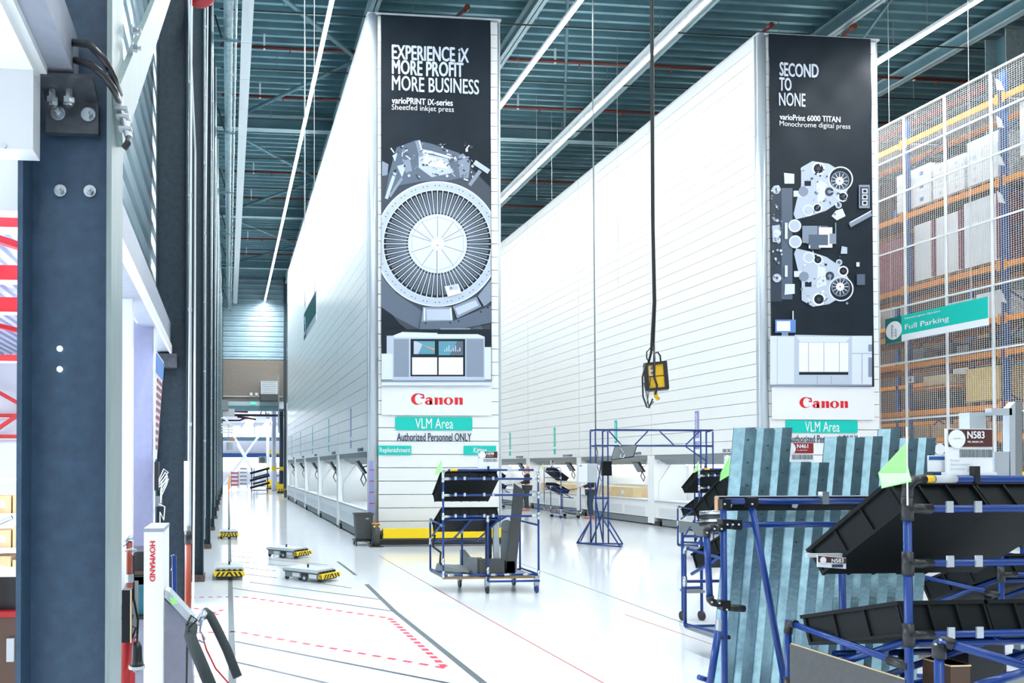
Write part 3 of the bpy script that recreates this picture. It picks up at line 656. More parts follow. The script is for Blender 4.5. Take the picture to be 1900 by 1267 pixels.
for n_, (px, Y) in enumerate(((482, 47), (484, 57))):
    c = at(px, 880, Y); t = thing('far_cart', (c.x, Y, 0), ['blue pipe cart with slanted black bins in the passage, nearer one', 'blue pipe cart with slanted black bins in the passage, further one'][n_], 'cart')
    for dx in (-.5, .5):
        for dy in (0, .7): MB().cyl((c.x + dx, Y + dy, 0), (c.x + dx, Y + dy, 1.55), .02, 6).build('post', 'blue', t)
    for z in (.5, .95, 1.4): MB().bar((c.x - .6, Y, z - .2), (c.x + .6, Y, z + .12), .6, .12, (0, 0, 1)).build('bin', 'tote', t)
    MB().box((c.x - .55, Y - .05, .12), (c.x + .55, Y + .75, .18)).build('deck', 'midgrey', t)
t = thing('fan_unit', at(487, 850, 55), 'grey fan unit hanging in the hall beyond', 'fan')
MB().cbox(at(487, 853, 55), (.6, .3, .5)).build('casing', 'midgrey', t); MB().cyl(at(487, 853, 54.8), at(487, 853, 54.7), .2, 14).build('grille', 'darkgrey', t)
t = thing('passage_shelf', at(520, 880, 49), 'blue rack with small parts behind the dark column', 'rack')
for px in (512, 519): MB().cyl((at(px, 880, 52).x, 52, 0), (at(px, 880, 52).x, 52, 1.9), .04, 6).build('post', 'blue', t)
for z in (.5, 1.0, 1.5): MB().cbox((at(516, 880, 52).x, 52, z), (.5, .4, .12)).build('tray', 'midgrey', t)

# ------------------------------------------------------------------ storage towers
YT = 15.83; HT = 11.35; BAYS = [15.83 + 4.35 * k for k in range(6)]; RH = 0.2848
def tower(x0, tname, label, short):
    x1 = x0 + 2.93; t = thing('storage_tower', (x0, YT, 0), label, 'tower')
    YE = BAYS[-1]
    c = MB().box((x0 + .06, YT + .06, 1.95), (x1 - .02, YE, HT)); c.box((x0 + .95, YT + .06, .02), (x1 - .02, YE, 1.95))
    c.build('core', 'joint', t)
    MB().box((x1 - .03, YT + .05, .2), (x1, YE, HT)).build('rear_skin', 'panel', t)
    # front panels
    rows = int((HT - .2) / RH)
    pm = MB().box((0, 0, 0), (x1 - x0 - .30, .05, RH - .014)); proto = None
    for r in range(rows + 1):
        z = .2 + r * RH; loc = (.22, .0, z)
        if z + RH > HT + .15: break
        if proto is None: proto = pm.build('wall_panel', 'panel', t, world=False); proto.location = loc
        else: inst(proto, loc, t)
    # side panels, one per row and bay
    pm = MB().box((0, 0, 0), (.05, 4.35 - .018, RH - .011)); ps = None
    z = 1.96; zz = []
    while z + RH < HT + .1: zz.append(z); z += RH
    for k in range(5):
        for z in zz:
            loc = (0, .02 + 4.35 * k, z)
            if ps is None: ps = pm.build('side_panel', 'panel', t, world=False); ps.location = loc
            else: inst(ps, loc, t)
    # corner posts (rounded)
    for X in (x0 + .10, x1 - .04):
        m = MB(); w_ = .11 if X < x0 + 1 else .045
        m.lathe((X, YT + .08, 0), [(w_, 0.02), (w_, HT + .0)], 20); m.build('corner_post', 'post', t, smooth=True)
    MB().box((x0 - .01, YT - .01, HT - .02), (x1 + .01, YE, HT + .02)).build('top_trim', 'offwhite', t)
    MB().box((x0 + .05, YT - .01, .02), (x1, YT + .05, .19)).build('plinth', 'blacks', t)
    # bays
    for k in range(5):
        y0 = BAYS[k]; y1 = BAYS[k + 1]
        if k == 0: y0_ = y0 + .2
        else: y0_ = y0 + .16
        ye = y1 - .16
        MB().box((x0 - .03, y1 - .16, .06), (x0 + .95, y1 + .16 if k < 4 else y1, 1.95)).build('bay_pillar', 'white', t)
        if k == 0: MB().box((x0 + .03, y0 + .12, .06), (x0 + .95, y0 + .2, 1.95)).build('bay_pillar', 'white', t)
        MB().box((x0 + .0, y0_, .22), (x0 + .04, ye, .68)).build('apron', 'white', t)
        for j in range(3): MB().box((x0 - .004, y0_ + .2 + j * 1.25, .26), (x0 + .0, y0_ + 1.3 + j * 1.25, .5)).build('apron_door', 'offwhite', t)
        MB().box((x0 - .02, y0_, .68), (x0 + .95, ye, .71)).build('counter', 'offwhite', t)
        MB().box((x0 - .025, y0_, .672), (x0 - .02, ye, .684)).build('counter_edge', 'midgrey', t)
        MB().box((x0 + .9, y0_, .71), (x0 + .95, ye, 1.95)).build('bay_back', 'white', t)
        MB().box((x0 + .8, y0_ + .9, .75), (x0 + .9, ye - .7, 1.1)).build('tray_front', 'card', t)
        MB().box((x0 + .02, y0_, 1.88), (x0 + .95, ye, 1.95)).build('bay_ceiling', 'midgrey', t)
        MB().prism([(x0 + .0, y0_, 1.95), (x0 + .0, y0_, 1.84), (x0 + .12, y0_, 1.84), (x0 + .35, y0_, 1.70), (x0 + .62, y0_, 1.70), (x0 + .8, y0_, 1.95)], (0, ye - y0_, 0)).build('roller_cover', 'midgrey', t)
        MB().box((x0 + .70, y0_ + .3, 1.665), (x0 + .74, ye - .3, 1.69)).build('bay_lamp', 'lampsoft', t)
        MB().prism([(x0 + .1, y0_, .71), (x0 + .9, y0_, .71), (x0 + .9, y0_, 1.7), (x0 + .45, y0_, 1.7), (x0 + .1, y0_, 1.2)], (0, .03, 0)).build('side_cheek', 'white', t)
        MB().prism([(x0 + .1, ye, .71), (x0 + .9, ye, .71), (x0 + .9, ye, 1.7), (x0 + .45, ye, 1.7), (x0 + .1, ye, 1.2)], (0, -.03, 0)).build('side_cheek', 'white', t)
        MB().box((x0 + .02, y0_ + .1, .03), (x0 + .06, ye - .3, .2)).build('plinth', 'midgrey', t)
        MB().box((x0 - .02, ye - .25, .0), (x0 + .2, ye + .1, .12)).build('levelling_foot', 'blacks', t)
        # monitor on arm near the right hand end (towards the camera) of the opening
        my = y0_ + .42
        s = MB().bar((x0 - .12, my, 1.78), (x0 + .05, my + .06, 1.52), .32, .03, (0, 1, 0)); o = MB().prism([(x0 - .16, my - .18, 1.76), (x0 - .16, my + .2, 1.76), (x0 + .02, my + .2, 1.48), (x0 + .02, my - .18, 1.48)], (.04, 0, .02)).build('monitor', 'blacks', t)
        MB().prism([(x0 - .162, my - .15, 1.74), (x0 - .162, my + .17, 1.74), (x0 + .005, my + .17, 1.50), (x0 + .005, my - .15, 1.50)], (-.003, 0, -.002)).build('screen', 'midgrey', o)
        MB().tube([(x0 - .05, my, 1.62), (x0 + .1, my - .1, 1.66), (x0 + .1, my - .2, 1.84)], .018, 6).build('monitor_arm', 'steel', t)
        MB().tube([(x0 - .02, my - .12, 1.5), (x0 - .08, my - .16, 1.36), (x0 - .02, my - .2, 1.22), (x0 + .04, my - .16, 1.34), (x0 - .01, my - .12, 1.48)], .014, 6).build('hand_scanner', 'blacks', t)
        # vertical marking strips and maker's name
        sy = y0_ + 1.7 if k else y0_ + 2.0
        mt = 'violet' if k == 0 else 'teal'
        MB().box((x0 - .003, sy, 2.36), (x0, sy + .17, 3.05)).build('marking_strip', mt, t)
        MB().box((x0 - .003, sy, 2.08), (x0, sy + .17, 2.28)).build('marking_strip', mt, t)
        text('Replenish', .10, .56, (x0 - .006, sy + .045, 2.42), (0, 0, 1), (0, 1, 0), 'ink_white', t, .02)
        text('SSI SCHAEFER', .075, .75, (x0 - .006, y0_ + 1.1, 1.985), (0, -1, 0), (0, 0, 1), 'navy', t, .03)
    return t, x1
T1X, T2X = 2.97, 11.82
tw1, T1R = tower(T1X, 'tower', 'tall white panelled storage tower with the drum banner, left of the two', 'left')
tw2, T2R = tower(T2X, 'tower', 'tall white panelled storage tower with the twin wheel banner, right of the two', 'right')
# depth scale rule on the left tower post
for k in range(6):
    z = at(688, 872 + k * 20.5, YT).z
    MB().box((T1X + .02, YT - .045, z - .008), (T1X + .12, YT - .035, z + .008)).build('red_tick', 'red', tw1)
MB().box((T1X + .01, YT - .040, .35), (T1X + .10, YT - .031, 1.75)).build('blue_tape', 'violet', tw1)

# ---- banners
def clip(poly, a, b, c):              # keep a*x+b*y<=c
    out = []
    for i, p in enumerate(poly):
        q = poly[(i + 1) % len(poly)]; dp = a * p[0] + b * p[1] - c; dq = a * q[0] + b * q[1] - c
        if dp <= 0: out.append(p)
        if (dp < 0 < dq) or (dq < 0 < dp):
            u = dp / (dp - dq); out.append((p[0] + (q[0] - p[0]) * u, p[1] + (q[1] - p[1]) * u))
    return out
class Print:
    """flat printed artwork; coordinates are banner units (1 unit = 1/88.5 m), origin of the photo-measured drawing"""
    def __init__(s, parent, L, Rr, surf): s.p = parent; s.L = L; s.R = Rr; s.k = 0; s.surf = surf; s.b = {}
    def poly(s, pts, m):
        pts = clip(pts, 1, 0, s.R); pts = clip(pts, -1, 0, -s.L) if pts else pts
        if len(pts) < 3: return
        s.k += 1; mb = s.b.setdefault(m, MB()); d = .004 + .00012 * s.k
        vs = []
        for x, y in pts: v = at(x, y, YT); v.y = s.surf(v.x, v.z) - d; vs.append(v)
        mb.add(vs, [tuple(range(len(vs)))])
    def rect(s, x0, y0, x1, y1, m): s.poly([(x0, y0), (x1, y0), (x1, y1), (x0, y1)], m)
    def disc(s, cx, cy, r, m, n=40, ry=None):
        ry = ry or r; s.poly([(cx + r * math.cos(2 * math.pi * k / n), cy + ry * math.sin(2 * math.pi * k / n)) for k in range(n)], m)
    def ring(s, cx, cy, r0, r1, m, n=64, a0=0, a1=360):
        for k in range(n):
            t0 = R(a0 + (a1 - a0) * k / n); t1 = R(a0 + (a1 - a0) * (k + 1) / n); kk = s.k
            s.poly([(cx + r0 * math.cos(t0), cy + r0 * math.sin(t0)), (cx + r1 * math.cos(t0), cy + r1 * math.sin(t0)), (cx + r1 * math.cos(t1), cy + r1 * math.sin(t1)), (cx + r0 * math.cos(t1), cy + r0 * math.sin(t1))], m); s.k = kk
        s.k += 1
    def line(s, x0, y0, x1, y1, w_, m):
        d = math.hypot(x1 - x0, y1 - y0); nx, ny = -(y1 - y0) / d * w_ / 2, (x1 - x0) / d * w_ / 2
        s.poly([(x0 + nx, y0 + ny), (x1 + nx, y1 + ny), (x1 - nx, y1 - ny), (x0 - nx, y0 - ny)], m)
    def done(s):
        for m, mb in s.b.items(): mb.build('printed_artwork', m, s.p)['kind'] = 'stuff'
def wrinkle(seed, x0, zt):
    rn = random.Random(seed); ws = [(rn.uniform(.3, 1.6), rn.uniform(0, 6.28), rn.uniform(2.5, 7), rn.uniform(-.9, .9)) for _ in range(7)]
    def f(x, z):
        u = (x - x0); v = z; s = 0
        for a, ph, fr, sl in ws: s += math.sin(fr * (u + sl * (v - 8)) + ph + .8 * math.sin(1.3 * v + ph)) * .0045
        fade = max(0, min(1, (z - 8.5) / .7)); ed = min(1, max(0, (zt - z) / .5))
        return YT - .035 + s * fade * ed
    return f
def banner(name, label, pl, pr, ptl, ptr, pb, seed, dark_end):
    a = at(pl, ptl, YT); b_ = at(pr, ptr, YT); zb = at(pl, pb, YT).z
    t = thing(name, (a.x, YT - .03, zb), label, 'banner'); f = wrinkle(seed, a.x, a.z); zd = at(pl, dark_end, YT).z
    def sheet(z0, z1, m, nm, nz):
        mb = MB(); nx = 60
        for j in range(nz + 1):
            for i in range(nx + 1):
                x = a.x + (b_.x - a.x) * i / nx; z = z0 + (z1 - z0) * j / nz; mb.v.append((x, f(x, z), z))
        for j in range(nz):
            for i in range(nx): k = j * (nx + 1) + i; mb.f.append((k, k + 1, k + nx + 2, k + nx + 1))
        mb.build(nm, m, t, smooth=True)
    sheet(zd, a.z, 'ink_black', 'cloth', 190); sheet(zb, zd, 'ink_paper', 'cloth', 30)
    return t, f
b1, f1 = banner('hanging_banner', 'long banner with EXPERIENCE iX lettering and large drum picture', 706, 909, 29, 36, 770, 3, 706)
b2, f2 = banner('hanging_banner', 'long banner with SECOND TO NONE lettering and twin wheel picture', 1424, 1613, 64, 72, 778, 5, 716)
UX, UZ = (1, 0, 0), (0, 0, 1)
def btext(s, x0, x1, ytop, ybot, m, parent, f, bold):
    a = at(x0, ybot, YT); b_ = at(x1, ytop, YT); text(s, at(x0, ytop, YT).z - a.z, b_.x - a.x, (a.x, YT, a.z), UX, UZ, m, parent, bold, surf=f)
btext('EXPERIENCE iX', 726, 869, 84, 112, 'ink_pale', b1, f1, .038); btext('MORE PROFIT', 726, 859, 112, 140, 'ink_pale', b1, f1, .038); btext('MORE BUSINESS', 726, 888, 142, 170, 'ink_pale', b1, f1, .02)
btext('varioPRINT iX-series', 726, 839, 182, 194, 'ink_white', b1, f1, .03); btext('Sheetfed inkjet press', 726, 841, 195, 208, 'ink_white', b1, f1, .0)
btext('SECOND', 1443, 1516, 117, 143, 'ink_pale', b2, f2, .038); btext('TO', 1443, 1466, 145, 170, 'ink_pale', b2, f2, .038); btext('NONE', 1443, 1492, 173, 198, 'ink_pale', b2, f2, .02)
btext('varioPrint 6000 TITAN', 1443, 1557, 213, 224, 'ink_white', b2, f2, .03); btext('Monochrome digital press', 1443, 1575, 226, 238, 'ink_white', b2, f2, .0)

# ---- artwork of the left banner
P_ = Print(b1, 706.5, 909, f1); CXd, CYd = 810, 454; rn = random.Random(11)
P_.poly([(706, 330), (760, 300), (860, 300), (910, 350), (910, 640), (706, 640)], 'ink_dark')
P_.poly([(706, 560), (740, 600), (790, 640), (706, 640)], 'ink_black'); P_.ring(CXd - 6, CYd + 0, 168, 186, 'ink_slate', 50, 60, 160)
P_.poly([(706, 500), (735, 545), (785, 580), (778, 612), (735, 590), (706, 570)], 'ink_slate')
P_.ring(CXd - 6, CYd, 186, 188, 'ink_mid', 50, 95, 160); P_.poly([(720, 640), (706, 640), (706, 590), (780, 625), (800, 650)], 'ink_black')
# machinery above the drum
P_.poly([(735, 275), (770, 262), (800, 268), (850, 285), (870, 300), (865, 330), (830, 336), (780, 338), (740, 345), (715, 360), (722, 320)], 'ink_slate')
P_.poly([(727, 290), (738, 284), (752, 312), (745, 330)], 'ink_light'); P_.poly([(745, 292), (758, 290), (764, 318), (752, 322)], 'ink_mid')
P_.poly([(776, 284), (830, 296), (838, 322), (800, 330), (776, 312)], 'ink_light'); P_.poly([(784, 290), (826, 300), (830, 314), (786, 308)], 'ink_pale')
P_.line(778, 280, 800, 284, 5, 'ink_pale'); P_.line(800, 284, 842, 296, 4, 'ink_white'); P_.line(773, 262, 781, 292, 8, 'ink_mid'); P_.line(777, 262, 783, 285, 2.5, 'ink_white')
P_.poly([(848, 292), (858, 286), (872, 300), (868, 332), (852, 330)], 'ink_mid'); P_.line(879, 302, 906, 320, 9, 'ink_light'); P_.line(890, 318, 870, 345, 7, 'ink_mid')
P_.line(732, 322, 716, 370, 6, 'ink_light'); P_.line(745, 332, 722, 366, 5, 'ink_mid'); P_.poly([(708, 300), (720, 306), (718, 326), (708, 328)], 'ink_mid')
for k in range(110):
    x = rn.uniform(726, 876); y = rn.uniform(268, 334); s_ = rn.uniform(1, 4.5); mt = rn.choice(['ink_white', 'ink_pale', 'ink_light', 'ink_mid', 'ink_slate', 'ink_black', 'ink_dark'])
    if rn.random() < .5: P_.line(x, y, x + rn.uniform(-9, 9), y + rn.uniform(-9, 9), s_ * .6, mt)
    elif rn.random() < .5: P_.rect(x, y, x + s_, y + s_ * rn.uniform(.5, 1.8), mt)
    else: P_.disc(x, y, s_ * .6, mt, 10)
# drum
P_.disc(CXd, CYd, 116, 'ink_mid', 90); P_.ring(CXd, CYd, 101, 115, 'ink_light', 90); P_.ring(CXd, CYd, 113.5, 116, 'ink_pale', 90); P_.ring(CXd, CYd, 99, 101, 'ink_pale', 90)
for k in range(90):
    a_ = 2 * math.pi * k / 90
    if k % 3: P_.disc(CXd + 108 * math.cos(a_), CYd + 108 * math.sin(a_), 1.1, 'ink_dark', 6)
P_.ring(CXd, CYd, 54, 99, 'ink_black', 90)
for k in range(60):
    a_ = 2 * math.pi * k / 60; ca, sa = math.cos(a_), math.sin(a_); a2 = a_ + math.pi / 60; cb, sb = math.cos(a2), math.sin(a2)
    P_.line(CXd + 57 * cb, CYd + 57 * sb, CXd + 95 * cb, CYd + 95 * sb, 4.2, 'ink_slate'); P_.line(CXd + 54 * ca, CYd + 54 * sa, CXd + 100 * ca, CYd + 100 * sa, 1.5, 'ink_pale')
P_.disc(CXd, CYd, 55, 'ink_light', 60); P_.disc(CXd, CYd, 53.5, 'ink_pale', 60)
P_.poly([(CXd + 51 * math.cos(R(36 * k + 18)), CYd + 51 * math.sin(R(36 * k + 18))) for k in range(10)], 'ink_light')
P_.poly([(CXd + 49 * math.cos(R(36 * k + 18)), CYd + 49 * math.sin(R(36 * k + 18))) for k in range(10)], 'ink_pale')
for k in range(10):
    a_ = R(36 * k + 18); P_.line(CXd, CYd, CXd + 50 * math.cos(a_), CYd + 50 * math.sin(a_), 1.3, 'ink_mid')
for a_ in (90, 213, -30): P_.line(CXd, CYd, CXd + 55 * math.cos(R(a_)), CYd + 55 * math.sin(R(a_)), 4, 'ink_mid'); P_.line(CXd + 1, CYd, CXd + 1 + 55 * math.cos(R(a_)), CYd + 55 * math.sin(R(a_)), 2, 'ink_white')
P_.disc(CXd, CYd, 13, 'ink_pale', 24); P_.disc(CXd, CYd, 9.5, 'ink_white', 24); P_.rect(CXd - 2, CYd + 2, CXd + 2, CYd + 4, 'ink_mid')
P_.poly([(823, 533), (848, 528), (854, 545), (829, 552)], 'ink_white'); P_.poly([(830, 532), (846, 529), (848, 538), (832, 541)], 'ink_light'); P_.disc(835, 536, 2, 'ink_slate', 8)
# plates under the drum
P_.poly([(783, 571), (836, 571), (838, 598), (780, 598)], 'ink_mid'); P_.poly([(789, 575), (833, 575), (834, 595), (790, 595)], 'ink_light'); P_.line(786, 573, 786, 596, 3, 'ink_pale'); P_.line(834, 573, 836, 595, 3, 'ink_pale')
P_.poly([(838, 570), (882, 552), (891, 570), (846, 592)], 'ink_mid'); P_.poly([(842, 573), (880, 558), (886, 568), (848, 586)], 'ink_light')
P_.poly([(884, 551), (909, 520), (909, 560), (896, 570)], 'ink_mid'); P_.poly([(778, 598), (840, 596), (909, 568), (909, 600), (850, 612), (776, 614)], 'ink_slate')
for x, y in ((788, 601), (833, 600), (849, 597), (890, 580), (903, 572)): P_.disc(x, y, 1.6, 'ink_black', 8)
# press machine
P_.rect(706, 612, 909, 706, 'ink_black'); P_.rect(706, 657, 730, 705, 'ink_pale'); P_.rect(716, 624, 730, 657, 'ink_light'); P_.rect(896, 645, 909, 705, 'ink_pale')
P_.poly([(727, 624), (745, 617), (884, 621), (897, 626), (897, 708), (727, 708)], 'ink_light'); P_.poly([(727, 624), (745, 617), (884, 621), (897, 626), (893, 628), (732, 627)], 'ink_pale')
P_.rect(729, 630, 757, 700, 'ink_mid'); P_.rect(863, 630, 895, 700, 'ink_mid'); P_.rect(729, 700, 895, 707, 'ink_light')
P_.rect(760, 630, 861, 699, 'ink_black'); P_.rect(766, 634, 805, 658, 'ink_cyan'); P_.poly([(770, 634), (782, 640), (774, 658), (766, 658), (766, 634)], 'ink_light'); P_.poly([(780, 640), (804, 648), (804, 651)], 'orange')
P_.poly([(812, 634), (846, 634), (832, 660), (812, 660)], 'ink_cyan'); P_.poly([(846, 634), (857, 634), (857, 660), (832, 660)], 'ink_slate')
for k in range(8): P_.rect(822 + k * 4, 650 - (k % 3) * 4, 824 + k * 4, 653, 'ink_light')
P_.rect(763, 664, 809, 696, 'ink_white'); P_.rect(812, 664, 857, 696, 'ink_white'); P_.rect(809.5, 612, 884, 621, 'ink_black'); P_.rect(815, 610, 870, 612.5, 'ink_mid')
P_.rect(706, 706, 909, 710, 'ink_mid'); P_.rect(706, 710, 909, 716, 'ink_pale')
P_.done()

# ---- artwork of the right banner
P_ = Print(b2, 1424.5, 1613, f2); rn = random.Random(5)
P_.rect(1448, 350, 1468, 556, 'ink_slate'); P_.rect(1428, 350, 1448, 560, 'ink_dark')
def cluster(s, my):                               # s=+1 upper, -1 mirrored lower one
    Y_ = lambda y: y if s > 0 else 872 - y + my
    def po(pts, m): P_.poly([(x, Y_(y)) for x, y in pts], m)
    def di(x, y, r, m, n=24): P_.disc(x, Y_(y), r, m, n)
    po([(1484, 312), (1505, 300), (1535, 305), (1560, 320), (1572, 350), (1560, 372), (1530, 392), (1500, 402), (1474, 408), (1470, 398), (1476, 372), (1484, 345)], 'ink_light')
    po([(1470, 355), (1484, 355), (1484, 366), (1470, 366)], 'ink_pale')
    po([(1512, 335), (1530, 340), (1528, 372), (1514, 376)], 'ink_pale')
    for x, y, r in ((1516, 314, 12), (1514, 387, 9), (1561, 366, 9.5)):
        di(x, y, r, 'ink_white'); di(x, y, r * .74, 'ink_black'); di(x, y, r * .3, 'ink_dark')
    di(1557, 333, 23, 'ink_pale', 40); di(1557, 333, 20.5, 'ink_black', 40); di(1556, 336, 17, 'ink_mid', 40); di(1556, 336, 15.5, 'ink_dark', 40)
    for k in range(12):
        a_ = R(30 * k); P_.line(1555, Y_(337), 1555 + 15.5 * math.cos(a_), Y_(337) + 15.5 * math.sin(a_), 1.2, 'ink_pale')
    di(1555, 337, 7.5, 'ink_white'); di(1555, 337, 1.5, 'ink_slate')
    di(1536, 357, 8, 'ink_dark'); di(1536, 357, 3.5, 'ink_mid'); di(1497, 391, 11, 'ink_pale'); di(1497, 391, 8, 'ink_light'); di(1488, 356, 9, 'ink_mid'); di(1553, 382, 6, 'ink_light'); di(1553, 382, 3, 'ink_slate')
    po([(1490, 337), (1502, 337), (1502, 346), (1490, 346)], 'ink_black')
    po([(1548, 392), (1560, 388), (1566, 402), (1550, 410), (1540, 402)], 'ink_pale') if s > 0 else po([(1556, 398), (1568, 398), (1568, 410), (1558, 412)], 'ink_light')
    po([(1452, 322), (1471, 324), (1471, 342), (1453, 342)], 'ink_pale'); di(1438, 353, 8, 'ink_light'); di(1438, 353, 2.5, 'ink_slate')
    po([(1430, 420), (1444, 418), (1446, 440), (1430, 442)], 'ink_light'); di(1438, 436, 7, 'ink_pale'); di(1472, 446 - 26, 12, 'ink_pale'); di(1472, 420, 9, 'ink_light')
    for k in range(60):
        x = rn.uniform(1484, 1570); y = rn.uniform(305, 400); r = rn.uniform(.6, 2.6); m = rn.choice(['ink_white', 'ink_mid', 'ink_black', 'ink_slate', 'ink_pale', 'ink_dark'])
        if math.hypot(x - 1557, y - 333) < 24: continue
        if rn.random() < .6: di(x, y, r, m, 8)
        else: P_.line(x, Y_(y), x + rn.uniform(-7, 7), Y_(y) + rn.uniform(-7, 7), r * .6, m)
    for k in range(26):
        x = rn.uniform(1428, 1447); y = rn.uniform(345, 440); di(x, y, rn.uniform(.8, 3), rn.choice(['ink_pale', 'ink_mid', 'ink_dark', 'ink_light']), 8)
cluster(1, 0); cluster(-1, -2)
P_.rect(1589, 345, 1609, 388, 'ink_mid'); P_.rect(1591, 349, 1607, 384, 'ink_dark')
for k in range(3): P_.rect(1595, 352 + 11 * k, 1605, 361 + 11 * k, 'ink_pale'); P_.rect(1597, 354 + 11 * k, 1603, 359 + 11 * k, 'ink_black')
P_.line(1572, 420, 1612, 398, 8, 'ink_mid'); P_.line(1572, 415, 1612, 393, 2, 'ink_pale'); P_.rect(1545, 415, 1547, 445, 'ink_mid')
for k in range(14): P_.rect(1484 + rn.uniform(0, 55), 418 + rn.uniform(0, 45), 1492 + rn.uniform(0, 55), 420 + rn.uniform(0, 45), rn.choice(['ink_light', 'ink_white', 'ink_mid', 'ink_slate']))
P_.rect(1452, 415, 1457, 445, 'ink_pale'); P_.rect(1452, 494, 1457, 515, 'ink_pale'); P_.rect(1584, 488, 1590, 496, 'ink_pale'); P_.rect(1585, 510, 1600, 530, 'ink_slate')
# monitor and press on the banner
P_.rect(1434, 594, 1472, 618, 'boxblue'); P_.rect(1437, 597, 1462, 615, 'ink_white'); P_.rect(1466, 578, 1468, 594, 'ink_pale'); P_.rect(1446, 618, 1458, 624, 'ink_mid')
P_.rect(1424, 624, 1613, 716, 'ink_pale'); P_.rect(1424, 624, 1437, 714, 'ink_pale'); P_.rect(1437, 625, 1470, 714, 'ink_light'); P_.rect(1438.5, 626, 1469, 713, 'ink_pale')
P_.poly([(1470, 622), (1576, 624), (1576, 714), (1470, 714)], 'ink_light'); P_.poly([(1474, 625), (1572, 626), (1565, 636), (1480, 636)], 'ink_pale')
P_.rect(1478, 637, 1569, 690, 'ink_white')
for x in (1495, 1523.5, 1552): P_.rect(x, 636, x + 1, 691, 'ink_mid')
P_.rect(1478, 691, 1569, 696, 'ink_black'); P_.poly([(1478, 698), (1569, 698), (1574, 712), (1474, 712)], 'ink_light'); P_.rect(1511, 698, 1512, 713, 'ink_mid'); P_.rect(1537, 698, 1538, 713, 'ink_mid')
P_.rect(1606, 640, 1613, 653, 'ink_mid'); P_.rect(1606, 664, 1613, 700, 'ink_mid'); P_.rect(1576, 656, 1613, 657, 'ink_mid'); P_.rect(1594, 657, 1595, 712, 'ink_mid')
P_.rect(1424, 714, 1613, 717, 'ink_mid')
P_.done()
for o in list(b2.children): pass

# ---- red wordmark built from outlines (each letter a closed stroke shape)
def wordmark(px0, px1, pyt, pyb, parent, f):
    W_, H_ = px1 - px0, pyb - pyt
    def shp(polys, dx):
        mb = MB()
        for pts in polys:
            vs = []
            for x, y in pts: v = at(px0 + (x + dx) / 100 * W_, pyb - y / 22.0 * H_, YT); v.y = f(v.x, v.z) - .006; vs.append(v)
            mb.add(vs, [tuple(range(len(vs)))])
        return mb
    def arc(cx, cy, rx, ry, tx, ty, a0, a1, n=22, wt=None):     # crescent stroke, outer ellipse rx,ry inner tx,ty
        q = []
        for k in range(n):
            t0 = R(a0 + (a1 - a0) * k / n); t1 = R(a0 + (a1 - a0) * (k + 1) / n)
            q.append([(cx + rx * math.cos(t0), cy + ry * math.sin(t0)), (cx + rx * math.cos(t1), cy + ry * math.sin(t1)), (cx + (wt or 0) + tx * math.cos(t1), cy + ty * math.sin(t1)), (cx + (wt or 0) + tx * math.cos(t0), cy + ty * math.sin(t0))])
        return q
    C_ = arc(12, 11, 12, 11, 7.5, 9.6, 52, 318, 26, 2.6) + [[(12.5, 21.8), (24, 20.3), (25.6, 12.6), (24.4, 12.4), (21.5, 17.5), (16, 20.2)], [(22.6, 14.8), (25.8, 12.0), (21, 11.6), (17.0, 13.8), (19.5, 14.6)]]
    n_ = lambda: [[(0, 0), (6, 0), (6, 14), (0, 14)], [(-1.2, 14), (0, 12.4), (1, 14)], [(9, 0), (15, 0), (15, 10), (9, 10)], [(6, 11), (9, 13.6), (12.5, 14.2), (15, 12.5), (15, 10), (9, 10), (7.6, 11)]]
    a__ = arc(6.6, 4.3, 6.6, 4.5, 2.2, 2.9, 0, 360, 20, .8) + [[(8.2, 0), (14.2, 0), (14.2, 11), (8.2, 9)], [(14.2, 11), (12.5, 13.4), (9, 14.4), (5.2, 14.2), (2.2, 12.6), (1.6, 10.4), (3.8, 9.9), (5.6, 12.2), (8.2, 11.4), (8.2, 9)], [(14.2, 0), (16, 0), (14.2, 1.6)]]
    o__ = arc(9, 7, 9, 7.4, 3.4, 6.0, 0, 360, 28)
    for pl, dx in ((C_, 0), (a__, 26), (n_(), 44.5), (o__, 61.5), (n_(), 82.5)): shp(pl, dx).build('logo_letter', 'canon', parent)
wordmark(762, 860, 730, 751, b1, f1); wordmark(1481, 1573, 737, 757, b2, f2)

# ---- wayfinding plates on the tower fronts
def plate(pl, pt, pr, pb, m, cat_label, txt, tb, parent_thing=None, tm='ink_white', bold=0.02, rnd=3):
    a = at(pl, pb, YT); b_ = at(pr, pt, YT); t = thing('wall_plate', (a.x, YT - .01, a.z), cat_label, 'sign')
    if m:
        r = rnd / 88.5; pts = []
        for cx, cz, a0 in ((b_.x - r, b_.z - r, 0), (a.x + r, b_.z - r, 90), (a.x + r, a.z + r, 180), (b_.x - r, a.z + r, 270)):
            for k in range(4): t0 = R(a0 + 30 * k); pts.append((cx + r * math.cos(t0), YT - .02, cz + r * math.sin(t0)))
        MB().prism(pts, (0, .012, 0)).build('plate', m, t)
    c = at(tb[0], tb[3], YT); d = at(tb[2], tb[1], YT)
    text(txt, at(tb[0], tb[1], YT).z - c.z, d.x - c.x, (c.x, YT - .025, c.z), UX, UZ, tm, t, bold)
    return t
plate(733, 774, 876, 798, 'teal', 'teal VLM Area plate on the left tower', 'VLM Area', (770, 776, 840, 795), bold=0.0)
plate(733, 800, 876, 820, None, 'navy Authorized Personnel ONLY lettering on the left tower', 'Authorized Personnel ONLY', (736, 803, 874, 818), tm='navy', bold=.02)
plate(701, 827, 763, 844, 'teal', 'teal Replenishment plate on the left tower', 'Replenishment', (704, 830, 761, 842), bold=0.01, rnd=.6)
plate(860, 827, 920, 844, 'teal', 'teal Kitting plate on the left tower', 'Kitting', (878, 830, 902, 843), bold=0.01, rnd=.6)
